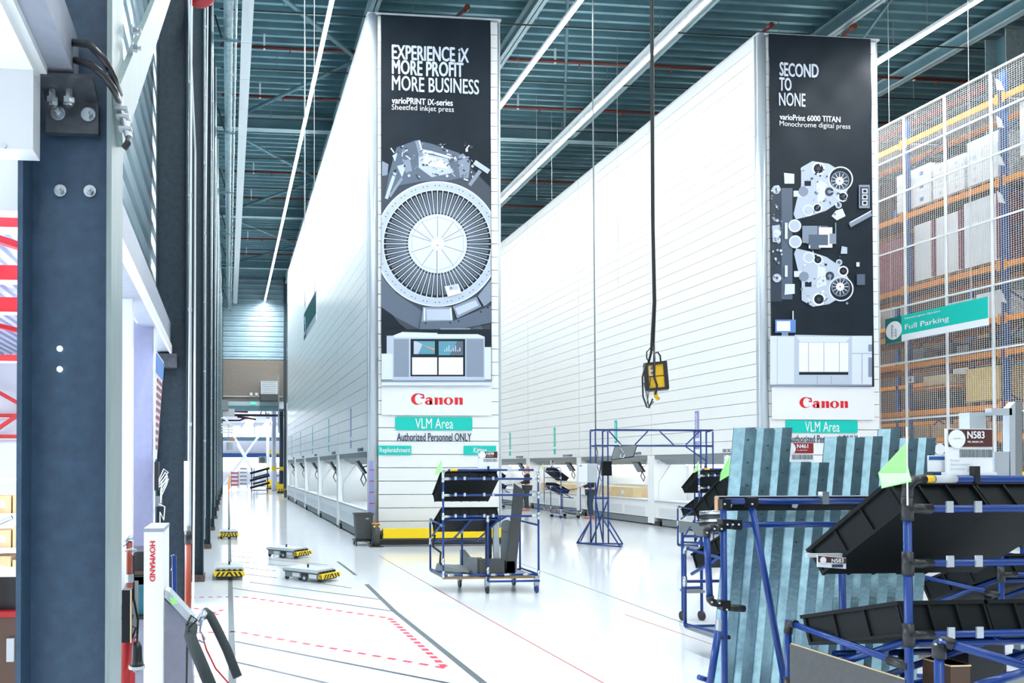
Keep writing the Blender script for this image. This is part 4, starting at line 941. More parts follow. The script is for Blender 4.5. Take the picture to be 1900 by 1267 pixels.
plate(1457, 780, 1590, 803, 'teal', 'teal VLM Area plate on the right tower', 'VLM Area', (1492, 782, 1556, 801), bold=0.0)
plate(1457, 805, 1590, 824, None, 'navy Authorized Personnel ONLY lettering on the right tower', 'Authorized Personnel ONLY', (1461, 807, 1590, 821), tm='navy', bold=.02)
plate(1428, 832, 1486, 848, 'teal', 'teal Replenishment plate on the right tower, mostly hidden', 'Replenishment', (1431, 834, 1484, 846), bold=0.01, rnd=.6)

# ------------------------------------------------------------------ pallet rack, mesh fence, hanging signs
XR = 16.3; YP = [9.93, 12.22, 14.51, 16.80, 19.09, 21.38]
t = thing('pallet_rack', (XR, 15.86, 0), 'tall pallet rack with blue uprights and orange beams behind the mesh', 'rack')
for X in (XR, XR + 1.05):
    for Y in YP:
        u = MB().box((X, Y - .055, 0), (X + .09, Y + .055, 10.0)).build('upright', 'rackblue', t)
        if X == XR and Y in YP[2:4]:
            m = MB()
            for k in range(190): m.box((X - .003, Y - .03, .2 + k * .05), (X, Y - .012, .225 + k * .05)); m.box((X - .003, Y + .012, .2 + k * .05), (X, Y + .03, .225 + k * .05))
            o = m.build('slot_row', 'blacks', u); o['kind'] = 'stuff'
LV = [9.45, 7.68, 5.90, 4.77, 4.06, 2.92, 2.27, 1.2]
for z in LV:
    for a_, b_ in zip(YP[:-1], YP[1:]):
        for X in (XR - .03, XR + 1.07):
            o = MB().box((X, a_ + .06, z - .07), (X + .05, b_ - .06, z + .05)).build('beam', 'orange', t)
            if X < XR and a_ in YP[1:4]:
                for e in (a_ + .04, b_ - .1): MB().box((X - .01, e, z - .12), (X, e + .06, z + .10)).build('end_plate', 'orange', o)
        MB().box((XR + .05, a_ + .06, z + .02), (XR + 1.05, b_ - .06, z + .045)).build('shelf_deck', 'brown' if z < 9 else 'lightgrey', t)  # lower decks coloured brown to deepen the shade inside the rack
m = MB()
for Y in YP[2:5]:
    for k in range(8): m.bar((XR + .08, Y, 1.0 + k * 1.1), (XR + 1.07, Y, 1.9 + k * 1.1 if k % 2 else .4 + k * 1.1), .03, .03)
m.build('diagonal', 'rackblue', t)
def load(name, lab, cat, y0, y1, z, h, m, x0=.1, x1=1.0, grp=None, detail=None):
    y0, y1 = 14.51 + (y0 - 15.86) * 1.018, 14.51 + (y1 - 15.86) * 1.018
    t = thing(name, (XR + x0, (y0 + y1) / 2, z), lab, cat, grp)
    zz = z + .045
    if detail != 'box':
        for k in range(3): MB().box((XR + x0, y0 + (y1 - y0) * k / 2.4, zz), (XR + x1, y0 + (y1 - y0) * k / 2.4 + .1, zz + .09)).build('pallet_block', 'wood', t)
        MB().box((XR + x0, y0, zz + .09), (XR + x1, y1, zz + .12)).build('pallet_deck', 'wood', t); zz += .12
    o = MB().box((XR + x0 + .01, y0 + .01, zz), (XR + x1 - .01, y1 - .01, zz + h)).build('load', m, t)
    n = max(1, int(h / .24))
    if detail in ('cartons', None):
        for j in range(n):
            for i in range(2):
                w_ = (y1 - y0) / 2
                MB().box((XR + x0 - .004, y0 + .02 + i * w_, zz + .015 + j * h / n), (XR + x0 + .01, y0 + (i + 1) * w_ - .015, zz + (j + 1) * h / n - .01)).build('carton_face', m, t)
                if m == 'wrap' : MB().box((XR + x0 - .007, y0 + w_ * (i + .4), zz + .3 * h / n + j * h / n), (XR + x0 - .004, y0 + w_ * (i + .6), zz + .6 * h / n + j * h / n)).build('print', 'boxblue' if detail == 'cartons' else 'offwhite', t)
    if detail == 'strap':
        MB().box((XR + x0 - .006, y0 - .005, zz + .02), (XR + x1, y0 + .06, zz + h)).build('rose_edge', 'wraprose', t)
    return t
load('wrapped_pallet', 'low white wrapped load on the top rack level, left bay', 'pallet', 18.3, 20.2, 9.45, .02, 'wrap', detail='box')
load('wrapped_pallet', 'white blue-printed cartons on the second highest level, by the tower edge', 'pallet', 17.55, 18.45, 7.68, .93, 'wrap', detail='cartons')
load('wrapped_pallet', 'white carton stack on the second highest level, middle of the bay', 'pallet', 16.75, 17.5, 7.68, .82, 'wrap')
load('wrapped_pallet', 'tall white carton stack on the second highest level, beside blue upright', 'pallet', 16.0, 16.7, 7.68, 1.0, 'wrap')
load('wrapped_pallet', 'pale carton stack on the second highest level, right bay', 'pallet', 14.6, 15.6, 7.9, 1.15, 'wrap')
load('wrapped_pallet', 'white wrapped pallet with red edge straps, left of the bay below', 'pallet', 17.5, 18.0, 5.9, 1.35, 'wrap', detail='strap')
load('wrapped_pallet', 'white wrapped pallet with red edge straps, middle of the bay below', 'pallet', 16.85, 17.45, 5.9, 1.35, 'wrap', detail='strap')
load('wrapped_pallet', 'white wrapped pallet with red edge straps, beside blue upright', 'pallet', 16.02, 16.8, 5.9, 1.45, 'wrap', detail='strap')
load('wrapped_pallet', 'rose wrapped pallet on the third level at the tower edge', 'pallet', 18.25, 19.0, 5.9, 1.3, 'wraprose', detail='box')
load('wrapped_pallet', 'pale wrapped pallet on the third level, right bay', 'pallet', 14.5, 15.5, 5.9, 1.3, 'wraprose', detail='box')
load('white_carton', 'flat white carton directly above the hanging sign, left', 'box', 17.3, 18.0, 4.77, .5, 'wrap', detail='box')
load('white_carton', 'flat white carton directly above the hanging sign, middle', 'box', 16.6, 17.2, 4.77, .55, 'wrap', detail='box')
load('white_carton', 'flat white carton directly above the hanging sign, right', 'box', 16.0, 16.55, 4.77, .6, 'wrap', detail='box')
for k in range(6):
    y = 16.0 + k * .36; load('parts_crate', 'dark parts crate on the level behind the sign, %s from the right' % ORD[k].replace('nearest', 'first'), 'crate', y, y + .28, 4.06, .25 + .1 * (k % 2), ['darkgrey', 'brown', 'midgrey'][k % 3], detail='box', grp='parts crates behind the sign')
load('wrapped_pallet', 'yellow wrapped pallet on a wooden pallet, low right in the bay', 'pallet', 16.05, 16.80, 2.92, .72, 'wrapyellow', detail='wrapbox')
load('carton', 'pale carton on the level above the dark goods, beside left upright', 'box', 17.2, 17.8, 3.5, .22, 'palecarton', detail='box')
MB().box((XR + .05, 15.62, 3.46), (XR + 1.05, 16.74, 3.5)).build('shelf_deck', 'orange', t)
for k in range(4):
    y = 16.95 + k * .29; load('parts_crate', 'dark wrapped goods on the low level left of the yellow pallet, %s one' % ORD[k].replace('nearest', 'first'), 'crate', y, y + .24, 2.92, .25, ['blacks', 'darkgrey', 'brown', 'brown'][k], detail='box', grp='dark goods left of the yellow pallet')
for k in range(5):
    y = 15.95 + k * .43; load('carton', 'brown carton on the lowest visible rack level, %s from the right' % ORD[k].replace('nearest', 'first'), 'box', y, y + .38, 2.27, .3, 'carton', detail='box', grp='cartons on the lowest visible level')
for k in range(5):
    y = 15.95 + k * .43; load('carton', 'brown carton on the hidden bottom rack level, %s from the right' % ORD[k].replace('nearest', 'first'), 'box', y, y + .38, 1.2, .5, 'carton', detail='box', grp='cartons on the bottom level')
MB().box((XR + .4, YP[2], 0), (XR + 1.2, YP[4], 9.4)).build('shade', 'brown', t) if False else None
# number plate 4
c = Vector((XR - .04, 16.68, 3.72)); o = MB().cbox(c, (.01, .2, .16)).build('number_plate', 'ink_white', t); text('4', .11, .07, (c.x - .007, c.y + .035, c.z - .055), (0, -1, 0), (0, 0, 1), 'blacks', o)
# mesh fence
t = thing('mesh_fence', (16.0, 17, 0), 'white wire mesh fence panels in front of the pallet rack', 'fence')
ZR = [9.96, 9.07, 8.17, 6.83, 5.45, 4.11, 2.77, 1.43, .1]; YM = [11.38, 12.405, 13.43, 14.456, 15.48, 16.503, 17.53, 18.55, 19.58]
for Y in YM: MB().box((15.98, Y - .02, 0), (16.02, Y + .02, 9.98)).build('post', 'white', t)
for z in ZR: MB().box((15.975, YM[0], z - .02), (16.005, YM[-1], z + .02)).build('rail', 'white', t)
for a_, b_ in zip(YM[:-1], YM[1:]):
    m = MB(); y = a_ + .05
    while y < b_ - .02: m.box((15.997, y - .0021, .1), (16.003, y + .0021, 9.96)); y += .05
    z = .15
    while z < 9.95: m.box((15.992, a_, z - .0021), (15.997, b_, z + .0021)); z += .045
    o = m.build('wire_mesh', 'white', t); o['kind'] = 'stuff'
# plastic film scraps hanging at the blue upright
for k, z in enumerate((9.7, 8.9, 8.1, 7.3, 5.2)):
    m = MB().prism([(16.27, 14.60, z + .2), (16.27, 14.52, z + .1), (16.27, 14.45, z - .12), (16.27, 14.58, z - .05)], (.03, 0, 0))
    tag(m.build('plastic_film', 'wrap'), 'scrap of white film stuck on the blue upright, %s from the top' % ORD[k].replace('nearest', 'first'), 'film', 'film scraps on the blue upright')
def hanging_sign(name, lab, X, y0, y1, z0, z1, m1, big, small, face=-1):
    t = thing(name, (X, (y0 + y1) / 2, z0), lab, 'sign'); h = z1 - z0
    MB().box((X, y0, z0 + h * .0), (X + .012, y1, z1)).build('board', 'ink_white', t)
    MB().box((X - .003, y0, z0 + h * .25), (X, y1, z1)).build('colour_field', m1, t)
    MB().box((X - .006, y1 - .42, z0), (X - .003, y1, z1)).build('dark_field', 'tealdark', t)
    cy, cz, r = y1 - .23, z0 + h * .48, .21
    MB().prism([(X - .008, cy + r * math.cos(2 * math.pi * k / 32), cz + r * math.sin(2 * math.pi * k / 32)) for k in range(32)], (-.003, 0, 0)).build('roundel', 'ink_white', t)
    m = MB(); X_ = X - .013
    for a_, b_ in (((.05, .13), (.05, -.12)), ((-.06, .02), (-.06, -.12)), ((.05, .02), (-.06, .02)), ((.05, -.05), (-.06, -.05)), ((.05, -.12), (-.06, -.12)), ((.05, .13), (.0, .08))):
        m.bar((X_, cy + a_[0], cz + a_[1]), (X_, cy + b_[0], cz + b_[1]), .004, .012, (1, 0, 0))
    for yy in (.05, -.06): m.cyl((X_, cy + yy, cz - .145), (X_ - .002, cy + yy, cz - .145), .012, 8)
    o = m.build('cart_pictogram', 'navy', t)
    if big: text(big, .15, 1.05, (X - .012, y1 - .52, z0 + h * .36), (0, -1, 0), (0, 0, 1), 'ink_white', t, .01)
    if small: text(small, .055, .85, (X - .012, y1 - .52, z0 + h * .80), (0, -1, 0), (0, 0, 1), 'ink_white', t, .01)
    for yy in (y0 + .35, y1 - .15):
        MB().cyl((X + .006, yy, z1 - .04), (X + .006, yy, 12.9), .006, 5).build('chain', 'lightgrey', t)
    return t
hanging_sign('hanging_sign', 'teal Full Parking sign with cart roundel in front of the mesh fence', 15.3, 13.93, 16.32, 4.50, 5.08, 'teal', 'Full Parking', 'Inbound Logistics Operation')
hanging_sign('hanging_sign', 'dark teal sign seen edge on beside the left tower', 1.70, 14.5, 16.8, 4.47, 5.06, 'tealdark', None, None)
# right and rear walls, right column
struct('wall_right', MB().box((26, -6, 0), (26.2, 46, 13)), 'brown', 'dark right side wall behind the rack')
t = thing('steel_column', (19.3, 16.8, 0), 'pale blue grey steel column behind the rack at right edge', 'column')
MB().box((19.02, 16.8, 0), (19.6, 16.82, 12.4)).build('flange', 'galvpipe', t); MB().box((19.3, 16.82, 0), (19.33, 17.3, 12.4)).build('web', 'beam', t); MB().box((19.02, 17.3, 0), (19.6, 17.32, 12.4)).build('flange', 'galvpipe', t)
# second rack row behind, gives the dark brown depth
t = thing('rear_pallet_rack', (19.6, 18, 0), 'second pallet rack row further back', 'rack')
for Y in YP:
    MB().box((20.4, Y - .05, 0), (20.5, Y + .05, 9.5)).build('upright', 'rackblue', t)
for z in LV[1:]: MB().box((20.4, YP[0], z - .06), (20.45, YP[-1] + 3, z + .05)).build('beam', 'orange', t); MB().box((20.45, YP[0], z), (21.5, YP[-1] + 3, z + .03)).build('shelf_deck', 'wood', t)
for k in range(14):
    MB().box((20.5, 11.6 + k * .95, LV[k % 5 + 1] + .05), (21.4, 12.3 + k * .95, LV[k % 5 + 1] + .9)).build('stored_load', ['brown', 'carton', 'wrap'][k % 3], t)

struct('wall_unseen_dark', MB().box((-3, -8.2, 0), (24, -8, 4.2)), 'column', 'dark unseen wall added behind the camera to darken reflections')  # added out of view so steel facing the camera mirrors something dark
# ------------------------------------------------------------------ hanging cables and power box
cY = 15.2; c0_ = at(1097, -40, cY); c1_ = at(1105, 797, cY)
tag(MB().tube([(c0_.x + .05, cY, 12.9), (c0_.x + .02, cY, 10), (c1_.x - .01, cY, 6), (c1_.x, cY, c1_.z)], .014, 6).build('hanging_cable', 'midgrey', smooth=True), 'thin grey cable hanging from the roof to the blue gantry', 'cable')
for px, Y, py, lab in ((996, 22, 372, 'fine wire hanging left of the grey gantry cable'), (1024, 23, 372, 'fine wire hanging just left of the second fine wire'), (1147, 20, 525, 'fine wire hanging right of the grey gantry cable'), (1401, 19, 62, 'fine wire hanging over the left corner of the right tower'), (565, 14.2, 568, 'pale chain hanging left of the tower, first of two'), (583, 16.7, 520, 'pale chain hanging left of the tower, second of two')):
    a = at(px, py, Y); t_ = MB().cyl(a, (a.x, Y, 12.9), .006, 5).build('hanging_wire', 'lightgrey'); tag(t_, lab, 'wire')
PYY = 7.0; t = thing('power_box', at(1217, 690, PYY), 'yellow and black power box hanging on black cables', 'power box')
c = at(1217, 699, PYY); rot = Matrix.Translation(c) @ Matrix.Rotation(R(-28), 4, 'Z') @ Matrix.Rotation(R(-4), 4, 'Y')
MB().box((-.085, -.06, -.125), (.085, .06, .125), rot).build('body', 'yellow', t)
m = MB()
for sx in (-1, 1):
    for sy in (-1, 1): m.box((sx * .085 - .018, sy * .06 - .018, -.13), (sx * .085 + .018, sy * .06 + .018, .13), rot)
for z in (-.125, .125): m.box((-.10, -.075, z - .012), (.10, .075, z + .012), rot)
m.build('rubber_guard', 'blacks', t)
MB().box((-.07, -.0635, -.004), (.07, -.061, .004), rot).build('seam', 'blacks', t); MB().box((-.055, -.064, .01), (-.005, -.061, .10), rot).build('socket_plate', 'ink_white', t)
for z in (.08, .035): MB().cyl(rot @ Vector((-.03, -.064, z)), rot @ Vector((-.03, -.068, z)), .017, 12).build('socket', 'wood', t)
MB().box((.086, -.04, -.10), (.0875, .04, -.01), rot).build('label', 'offwhite', t); MB().box((.086, -.035, .01), (.0875, .03, .10), rot).build('label', 'offwhite', t)
MB().tube([at(1216, 726, PYY - .05), at(1217, 736, PYY - .05), at(1222, 741, PYY - .05)], .018, 8).build('plug', 'yellow', t, smooth=True)
cyl_ = lambda pts, r: MB().tube([at(*p_) for p_ in pts], r, 6).build('cable', 'blacks', t, smooth=True)
top = at(1209, 60, PYY)
MB().tube([(top.x - .01, PYY, 12.9), (top.x, PYY, 9), at(1210, 400, PYY), at(1213, 560, PYY), at(1208, 655, PYY), at(1203, 674, PYY)], .011, 6).build('cable', 'blacks', t, smooth=True)
MB().tube([(top.x + .02, PYY, 12.9), (top.x + .02, PYY, 9), at(1213, 420, PYY), at(1216, 560, PYY), at(1213, 640, PYY), at(1214, 700, PYY - .1)], .009, 6).build('cable', 'blacks', t, smooth=True)
cyl_([(1214, 652, 7), (1207, 645, 7), (1200, 653, 7), (1200, 665, 7), (1205, 672, 7)], .006); cyl_([(1214, 656, 7), (1220, 653, 7), (1225, 660, 7), (1226, 673, 7)], .008)
cyl_([(1213, 640, 7), (1214, 665, 6.9), (1214, 700, 6.88), (1219, 715, 6.88), (1216, 732, 6.9)], .011)
cyl_([(1198, 675, 6.95), (1192, 700, 6.95), (1193, 735, 6.95), (1200, 755, 6.95), (1204, 757, 6.95), (1211, 740, 6.95)], .008); cyl_([(1195, 710, 6.95), (1201, 750, 6.95), (1207, 700, 6.95)], .004); cyl_([(1200, 728, 6.95), (1204, 755, 6.95), (1213, 745, 6.95)], .005)

# ------------------------------------------------------------------ totes and pipe carts
def tote_mesh(Wd, Ln, Hh):                                    # local: x width, y length, z height, open at +z
    body = MB(); wt = .012; tp = .02
    body.box((0, 0, 0), (Wd, Ln, .01))
    def wall(p0, p1, q0, q1): body.prism([p0, p1, q1, q0], (0, 0, 0.0)) if False else None
    body.box((0, 0, .01), (wt, Ln, Hh)); body.box((Wd - wt, 0, .01), (Wd, Ln, Hh)); body.box((wt, 0, .01), (Wd - wt, wt, Hh)); body.box((wt, Ln - wt, .01), (Wd - wt, Ln, Hh))
    rim = MB()
    rim.box((-.015, -.015, Hh - .012), (Wd + .015, 0, Hh + .004)); rim.box((-.015, Ln, Hh - .012), (Wd + .015, Ln + .015, Hh + .004))
    rim.box((-.015, 0, Hh - .012), (0, Ln, Hh + .004)); rim.box((Wd, 0, Hh - .012), (Wd + .015, Ln, Hh + .004))
    ribs = MB()
    for k in range(4):
        y = Ln * k / 3 - (.004 if k else 0); ribs.box((-.009, y - .004, .0), (0, y + .006, Hh - .012)); ribs.box((Wd, y - .004, 0), (Wd + .009, y + .006, Hh - .012))
    for k in range(4):
        x = Wd * k / 3; ribs.box((x - .005, -.012, 0), (x + .005, 0, Hh - .012)); ribs.box((x - .005, Ln, 0), (x + .005, Ln + .012, Hh - .012))
    ribs.box((-.012, 0, .0), (0, Ln, .012)); ribs.box((Wd, 0, .0), (Wd + .012, Ln, .012)); ribs.box((0, -.012, 0), (Wd, 0, .012))
    return body, rim, ribs
T_PROTO = {}
def tote(loc, slope, rz, lab, grp, M_):
    """tote on a cart; slope tips its far end down"""
    key = 'a'
    e = thing('black_tote', (0, 0, 0), lab, 'tote', grp)
    if key not in T_PROTO:
        b_, r_, i_ = tote_mesh(.355, .50, .13)
        T_PROTO[key] = [b_.build('body', 'tote', e, world=False), r_.build('rim', 'tote', e, world=False), i_.build('rib', 'tote', e, world=False)]
    else:
        for o in T_PROTO[key]: c = o.copy(); COL.objects.link(c); c.parent = e
    e.matrix_world = M_ @ Matrix.Translation(loc) @ Matrix.Rotation(-slope, 4, 'X')
    return e
def pipe_cart(x, y, rz, lab, jm, code, sub, codecol, cartname, contents, flagpos=1, big=False, n=8, extra=None):
    t = thing('pipe_cart', (x, y, 0), lab, 'cart', rz=rz)
    Lb = lambda mb, nm, m, sm=False, p=None: mb.build(nm, m, p or t, world=False, smooth=sm)
    r = .0142; W = 1.27; D = .63; H_ = 1.6
    def pipe(a, b, nm='blue_tube'): return Lb(MB().cyl(a, b, r, n), nm, 'blue', True)
    J = MB()
    def joint(p, d):                                           # sleeve coupling along d
        p = Vector(p); d = Vector(d).normalized(); J.cyl(p - d * .045, p + d * .045, r * 1.38, n)
    # posts
    pipe((0, 0, .2), (0, 0, H_ - .05)); pipe((W, 0, .2), (W, 0, H_ - .05)); pipe((.58, -.03, .16), (.58, -.03, 1.0))
    pipe((0, D, .22), (0, D, .93)); pipe((W, D, .2), (W, D, 1.0)); pipe((.38, .42, .22), (.38, .42, .80))
    # top bar with rounded ends
    pipe((.05, 0, H_), (W - .05, 0, H_), 'top_tube')
    for a in ([(0, 0, H_ - .07), (.004, 0, H_ - .03), (.025, 0, H_ - .005), (.07, 0, H_)], [(W, 0, H_ - .07), (W - .004, 0, H_ - .03), (W - .025, 0, H_ - .005), (W - .07, 0, H_)]): J.tube(a, r * 1.35, n)
    for z in (1.485, 1.275, 1.0): pipe((0, 0, z), (W, 0, z)); joint((0, 0, z), (0, 0, 1)); joint((W, 0, z), (0, 0, 1)); joint((.05, 0, z), (1, 0, 0)); joint((W - .05, 0, z), (1, 0, 0))
    pipe((.06, D - .2, .82), (.76, D - .2, .82)); pipe((.06, .03, .96), (.78, .03, .96))
    # side frame going back
    pipe((0, 0, .88), (0, D, .92)); joint((0, .04, .88), (0, 1, .02)); J.tube([(0, D - .05, .92), (0, D - .01, .915), (0, D, .87)], r * 1.35, n)
    pipe((0, 0, .27), (0, D, .24)); pipe((0, D, .62), (.8, D, .62)); joint((0, D, .62), (0, 0, 1)); pipe((.76, 0, .98), (.66, D, .62)); pipe((.4, .02, .98), (.30, D - .1, .66)); pipe((.04, .02, .98), (.0, D - .1, .7))
    pipe((W, 0, .88), (W - .14, .6, .93)); pipe((.9, .1, 1.0), (.72, .5, .8))
    # deck
    pipe((0, 0, .24), (W, 0, .24)); pipe((.58, -.03, .16), (W, -.03, .16)); pipe((0, D, .22), (W, D, .22)); pipe((W, 0, .24), (W, D, .24))
    Lb(MB().box((0, .02, .20), (W, D, .215)), 'deck', 'midgrey'); Lb(MB().box((-.005, .0, .19), (W + .005, .02, .215)), 'deck_edge', 'wood')
    for q in ((0, 0, .25), (W, 0, .25), (.58, -.03, .97), (.58, -.03, .3), (0, 0, .42), (.38, .42, .78)): joint(q, (0, 0, 1))
    for q in ((.1, 0, .24), (.3, 0, .24), (.66, 0, .24), (.85, 0, .24), (1.1, 0, .24)): joint(q, (1, 0, 0))
    Lb(J, 'pipe_joint', jm, True)['kind'] = 'stuff'
    # clips under the totes
    for z, y_ in ((1.485, -.004), (1.275, -.004), (1.0, -.004), (.82, D - .21)):
        for X in (.16, .28, .54, .66): Lb(MB().box((X - .014, y_ - .016, z - .014), (X + .014, y_ - .010, z + .03)), 'clip', 'lightgrey' if jm == 'steel' else 'sheet')
    # castors
    for X, Y in ((.58, .0), (W - .03, .0), (.38, D - .1), (W - .1, D - .02)):
        fork = Lb(MB().box((X - .028, Y - .03, .085), (X + .028, Y + .03, .19)).cyl((X, Y, .19), (X, Y, .22), .03, 10), 'castor', 'steel')
        Lb(MB().cyl((X - .012, Y, .055), (X + .012, Y, .055), .055, 16), 'wheel', 'blue' if X > 1 and Y < .1 else 'blacks', True, fork)
    # sign card
    sx0, sx1 = (.47, .73) if not big else (.18, .375); sz0, sz1 = (1.635, 1.845) if not big else (1.627, 1.797)
    s_ = Lb(MB().box((sx0, .012, sz0), (sx1, .02, sz1)), 'sign_card', 'card')
    hh = sz1 - sz0; ww = sx1 - sx0
    Lb(MB().box((sx0 + .008, .008, sz1 - .42 * hh), (sx1 - .004, .012, sz1 - .02 * hh)), 'header', codecol, False, s_)
    cx_, cz_, rr = sx0 + .20 * ww, sz1 - .24 * hh, .185 * ww
    Lb(MB().prism([(cx_ + rr * math.cos(2 * math.pi * k / 28), .0075, cz_ + rr * math.sin(2 * math.pi * k / 28)) for k in range(28)], (0, -.001, 0)), 'roundel', 'card', False, s_)
    bc = MB(); rn = random.Random(code); X = sx0 + .28 * ww
    while X < sx1 - .03 * ww: wd = rn.choice((.012, .02, .03)) * ww; bc.box((X, .008, sz1 - .66 * hh), (X + wd, .0115, sz1 - .48 * hh)); X += wd + rn.choice((.016, .026)) * ww
    Lb(bc, 'barcode', 'midgrey', False, s_)['kind'] = 'stuff'
    def tx(s, h, w_, X, z, m='ink_white', b=.02, p=s_, yy=.006): o = text(s, h, w_, (X, yy, z), UX, UZ, m, None_, b); o.parent = p; return o
    class None_: location = Vector((0, 0, 0)); parent = None
    def tx(s, h, w_, X, z, m='ink_white', b=.02, p=s_, yy=.006):
        o = text(s, h, w_, (X, yy, z), UX, UZ, m, t, b)
        for v in o.data.vertices: v.co += t.location
        o.parent = p; return o
    if code: tx(code, .17 * hh, .38 * ww, sx0 + .42 * ww, sz1 - .23 * hh, b=.03)
    if sub: tx(sub, .045 * hh, .34 * ww, sx0 + .43 * ww, sz1 - .33 * hh, b=.02)
    if big:
        for j, s in enumerate(('Kit time:', 'Delivery location:', 'Date of assembly:')): tx(s, .055 * hh, (.20, .42, .32)[j] * ww, sx0 + .05 * ww, sz1 - (.76 + .10 * j) * hh, 'midgrey', .0)
        MBc = MB().cyl((cx_ - rr * .8, .0065, cz_), (cx_ + rr * .8, .0065, cz_), .0006, 4); MBc.box((cx_ - rr * .4, .006, cz_ - .0 * rr), (cx_ + rr * .4, .0068, cz_ + .12 * rr)); Lb(MBc, 'roundel_drawing', 'lightgrey', False, s_)
    Lb(MB().box((sx0 - .005, .004, sz0 - .018), (sx1 + .01, .03, sz0)), 'sign_foot', 'card', False, s_)
    Lb(MB().box((sx0 + .45 * ww, -.018, H_ - .015), (sx0 + .45 * ww + .022, .004, H_ + .05)), 'sign_clamp', 'blacks')
    Lb(MB().cyl((.09 if not big else .045, 0, H_), (.19 if not big else .105, 0, H_), r * 1.06, n), 'yellow_tape', 'yellow', True)
    Lb(MB().cyl((.85 if not big else .11, 0, H_), (1.0 if not big else .20, 0, H_), r * 1.08, n), 'grey_sleeve', 'lightgrey', True)
    # flag on a stick
    if flagpos:
        fx = -.02
        Lb(MB().cyl((fx, -.022, 1.5), (fx, -.022, 1.5 + (.30 if big else .24)), .003, 6), 'flag_stick', 'ink_white')
        if big:
            f = Lb(MB().prism([(fx, -.022, 1.742), (fx - .118, -.022, 1.625), (fx - .105, -.022, 1.565), (fx + .018, -.022, 1.59), (fx, -.022, 1.665)], (0, .002, 0)), 'flag', 'flag')
            Lb(MB().prism([(fx - .118, -.024, 1.624), (fx - .105, -.024, 1.568), (fx + .016, -.024, 1.597), (fx + .003, -.024, 1.624)], (0, -.001, 0)), 'flag_band', 'flagband', False, f)
        else:
            f = Lb(MB().prism([(fx, -.022, 1.74), (fx - .085, -.03, 1.60), (fx - .095, -.03, 1.53), (fx, -.022, 1.58)], (0, .003, 0)), 'flag', 'flag')
    # shelf label
    if big or contents:
        pass
    M_ = Matrix.Translation((x, y, 0)) @ Matrix.Rotation(rz, 4, 'Z')
    for k in range(2):
        side = ('left', 'right')[k]
        tote((.01 + .37 * k, .02, 1.475), R(37), rz, 'black plastic tote, %s one of the upper pair on %s' % (side, cartname), 'totes on pipe carts', M_)
        tote((.01 + .37 * k, .02, .99), R(17 if big else 27), rz, 'black plastic tote, %s one of the lower pair on %s' % (side, cartname), 'totes on pipe carts', M_)
    return t, Lb, M_
cA, LA, MA = pipe_cart(2.77, 9.55, 0, 'blue pipe cart with N598 card standing alone before the left tower', 'steel', 'N598', 'SH, SIDE CPL', 'maroon', 'the N598 cart', True)
# loose parts carried by the centre cart
def part3(name, lab, cat, mb, m, M_=None, grp=None):
    if M_ is not None: mb.v = [tuple(M_ @ Vector(v)) for v in mb.v]
    c = sum((Vector(v) for v in mb.v), Vector()) / len(mb.v)
    o = mb.build(name, m, loc=(c.x, c.y, min(v[2] for v in mb.v))); return tag(o, lab, cat, grp)
Tm = Matrix.Translation((2.78, 9.55, 0))
part3('sheet_plate', 'tall dark plate leaning in the N598 cart, tipped to the right', 'plate', MB().prism([(.98, .10, 1.42), (1.10, .10, 1.34), (1.10, .10, 1.22), (.99, .10, .25), (.86, .10, .25), (.94, .10, 1.0)], (0, .03, 0)), 'darkgrey', Tm)
part3('sheet_plate', 'dark upright plate in the N598 cart beside the lower totes', 'plate', MB().box((.66, .30, .22), (.74, .34, 1.0)), 'blacks', Tm)
part3('sheet_plate', 'pale upright channel in the N598 cart, left of centre', 'plate', MB().prism([(.75, .26, 1.0), (.82, .26, .95), (.84, .26, .22), (.76, .26, .22)], (0, .04, 0)), 'sheet', Tm)
part3('sheet_plate', 'grey perforated strip in the N598 cart under a round cap', 'plate', MB().prism([(.88, .3, .85), (.99, .3, .85), (.96, .3, .22), (.86, .3, .22)], (0, .02, 0)), 'midgrey', Tm)
part3('sheet_plate', 'pale narrow channel in the N598 cart beside the tipped plate', 'plate', MB().box((1.0, .2, .23), (1.05, .24, .95)), 'sheet', Tm)
part3('round_cap', 'dark round cap held in the N598 cart', 'cap', MB().cyl((.93, .28, .86), (.93, .26, .86), .075, 18), 'midgrey', Tm)
part3('plate_box', 'dark grey folded box on the deck of the N598 cart, front', 'box', MB().box((.48, .02, .22), (.81, .12, .44)), 'darkgrey', Tm)
part3('plate_box', 'dark grey folded box on the deck of the N598 cart, behind front one', 'box', MB().prism([(.34, .42, .22), (.34, .42, .52), (.42, .40, .42), (.50, .20, .44), (.56, .16, .22)], (.08, .04, 0)), 'midgrey', Tm)
part3('plate_box', 'dark open box holding the plates in the N598 cart, left', 'box', MB().box((.66, .18, .22), (.9, .40, .36)), 'darkgrey', Tm)
part3('plate_box', 'dark open box holding the plates in the N598 cart, right', 'box', MB().box((.86, .10, .22), (.98, .17, .40)), 'blacks', Tm)
part3('curved_cover', 'grey curved cover lying on the deck of the N598 cart', 'cover', MB().prism([(.02, .5, .24), (.06, .56, .32), (.2, .5, .30), (.4, .36, .32), (.47, .32, .28), (.4, .22, .24)], (.04, .1, 0)), 'midgrey', Tm)
part3('hose_link', 'black zigzag link hanging in the left frame of the N598 cart', 'link', MB().tube([(.02, .5, .72), (-.01, .5, .56), (.10, .5, .48), (.09, .5, .34), (.16, .5, .26)], .016, 8), 'blacks', Tm)
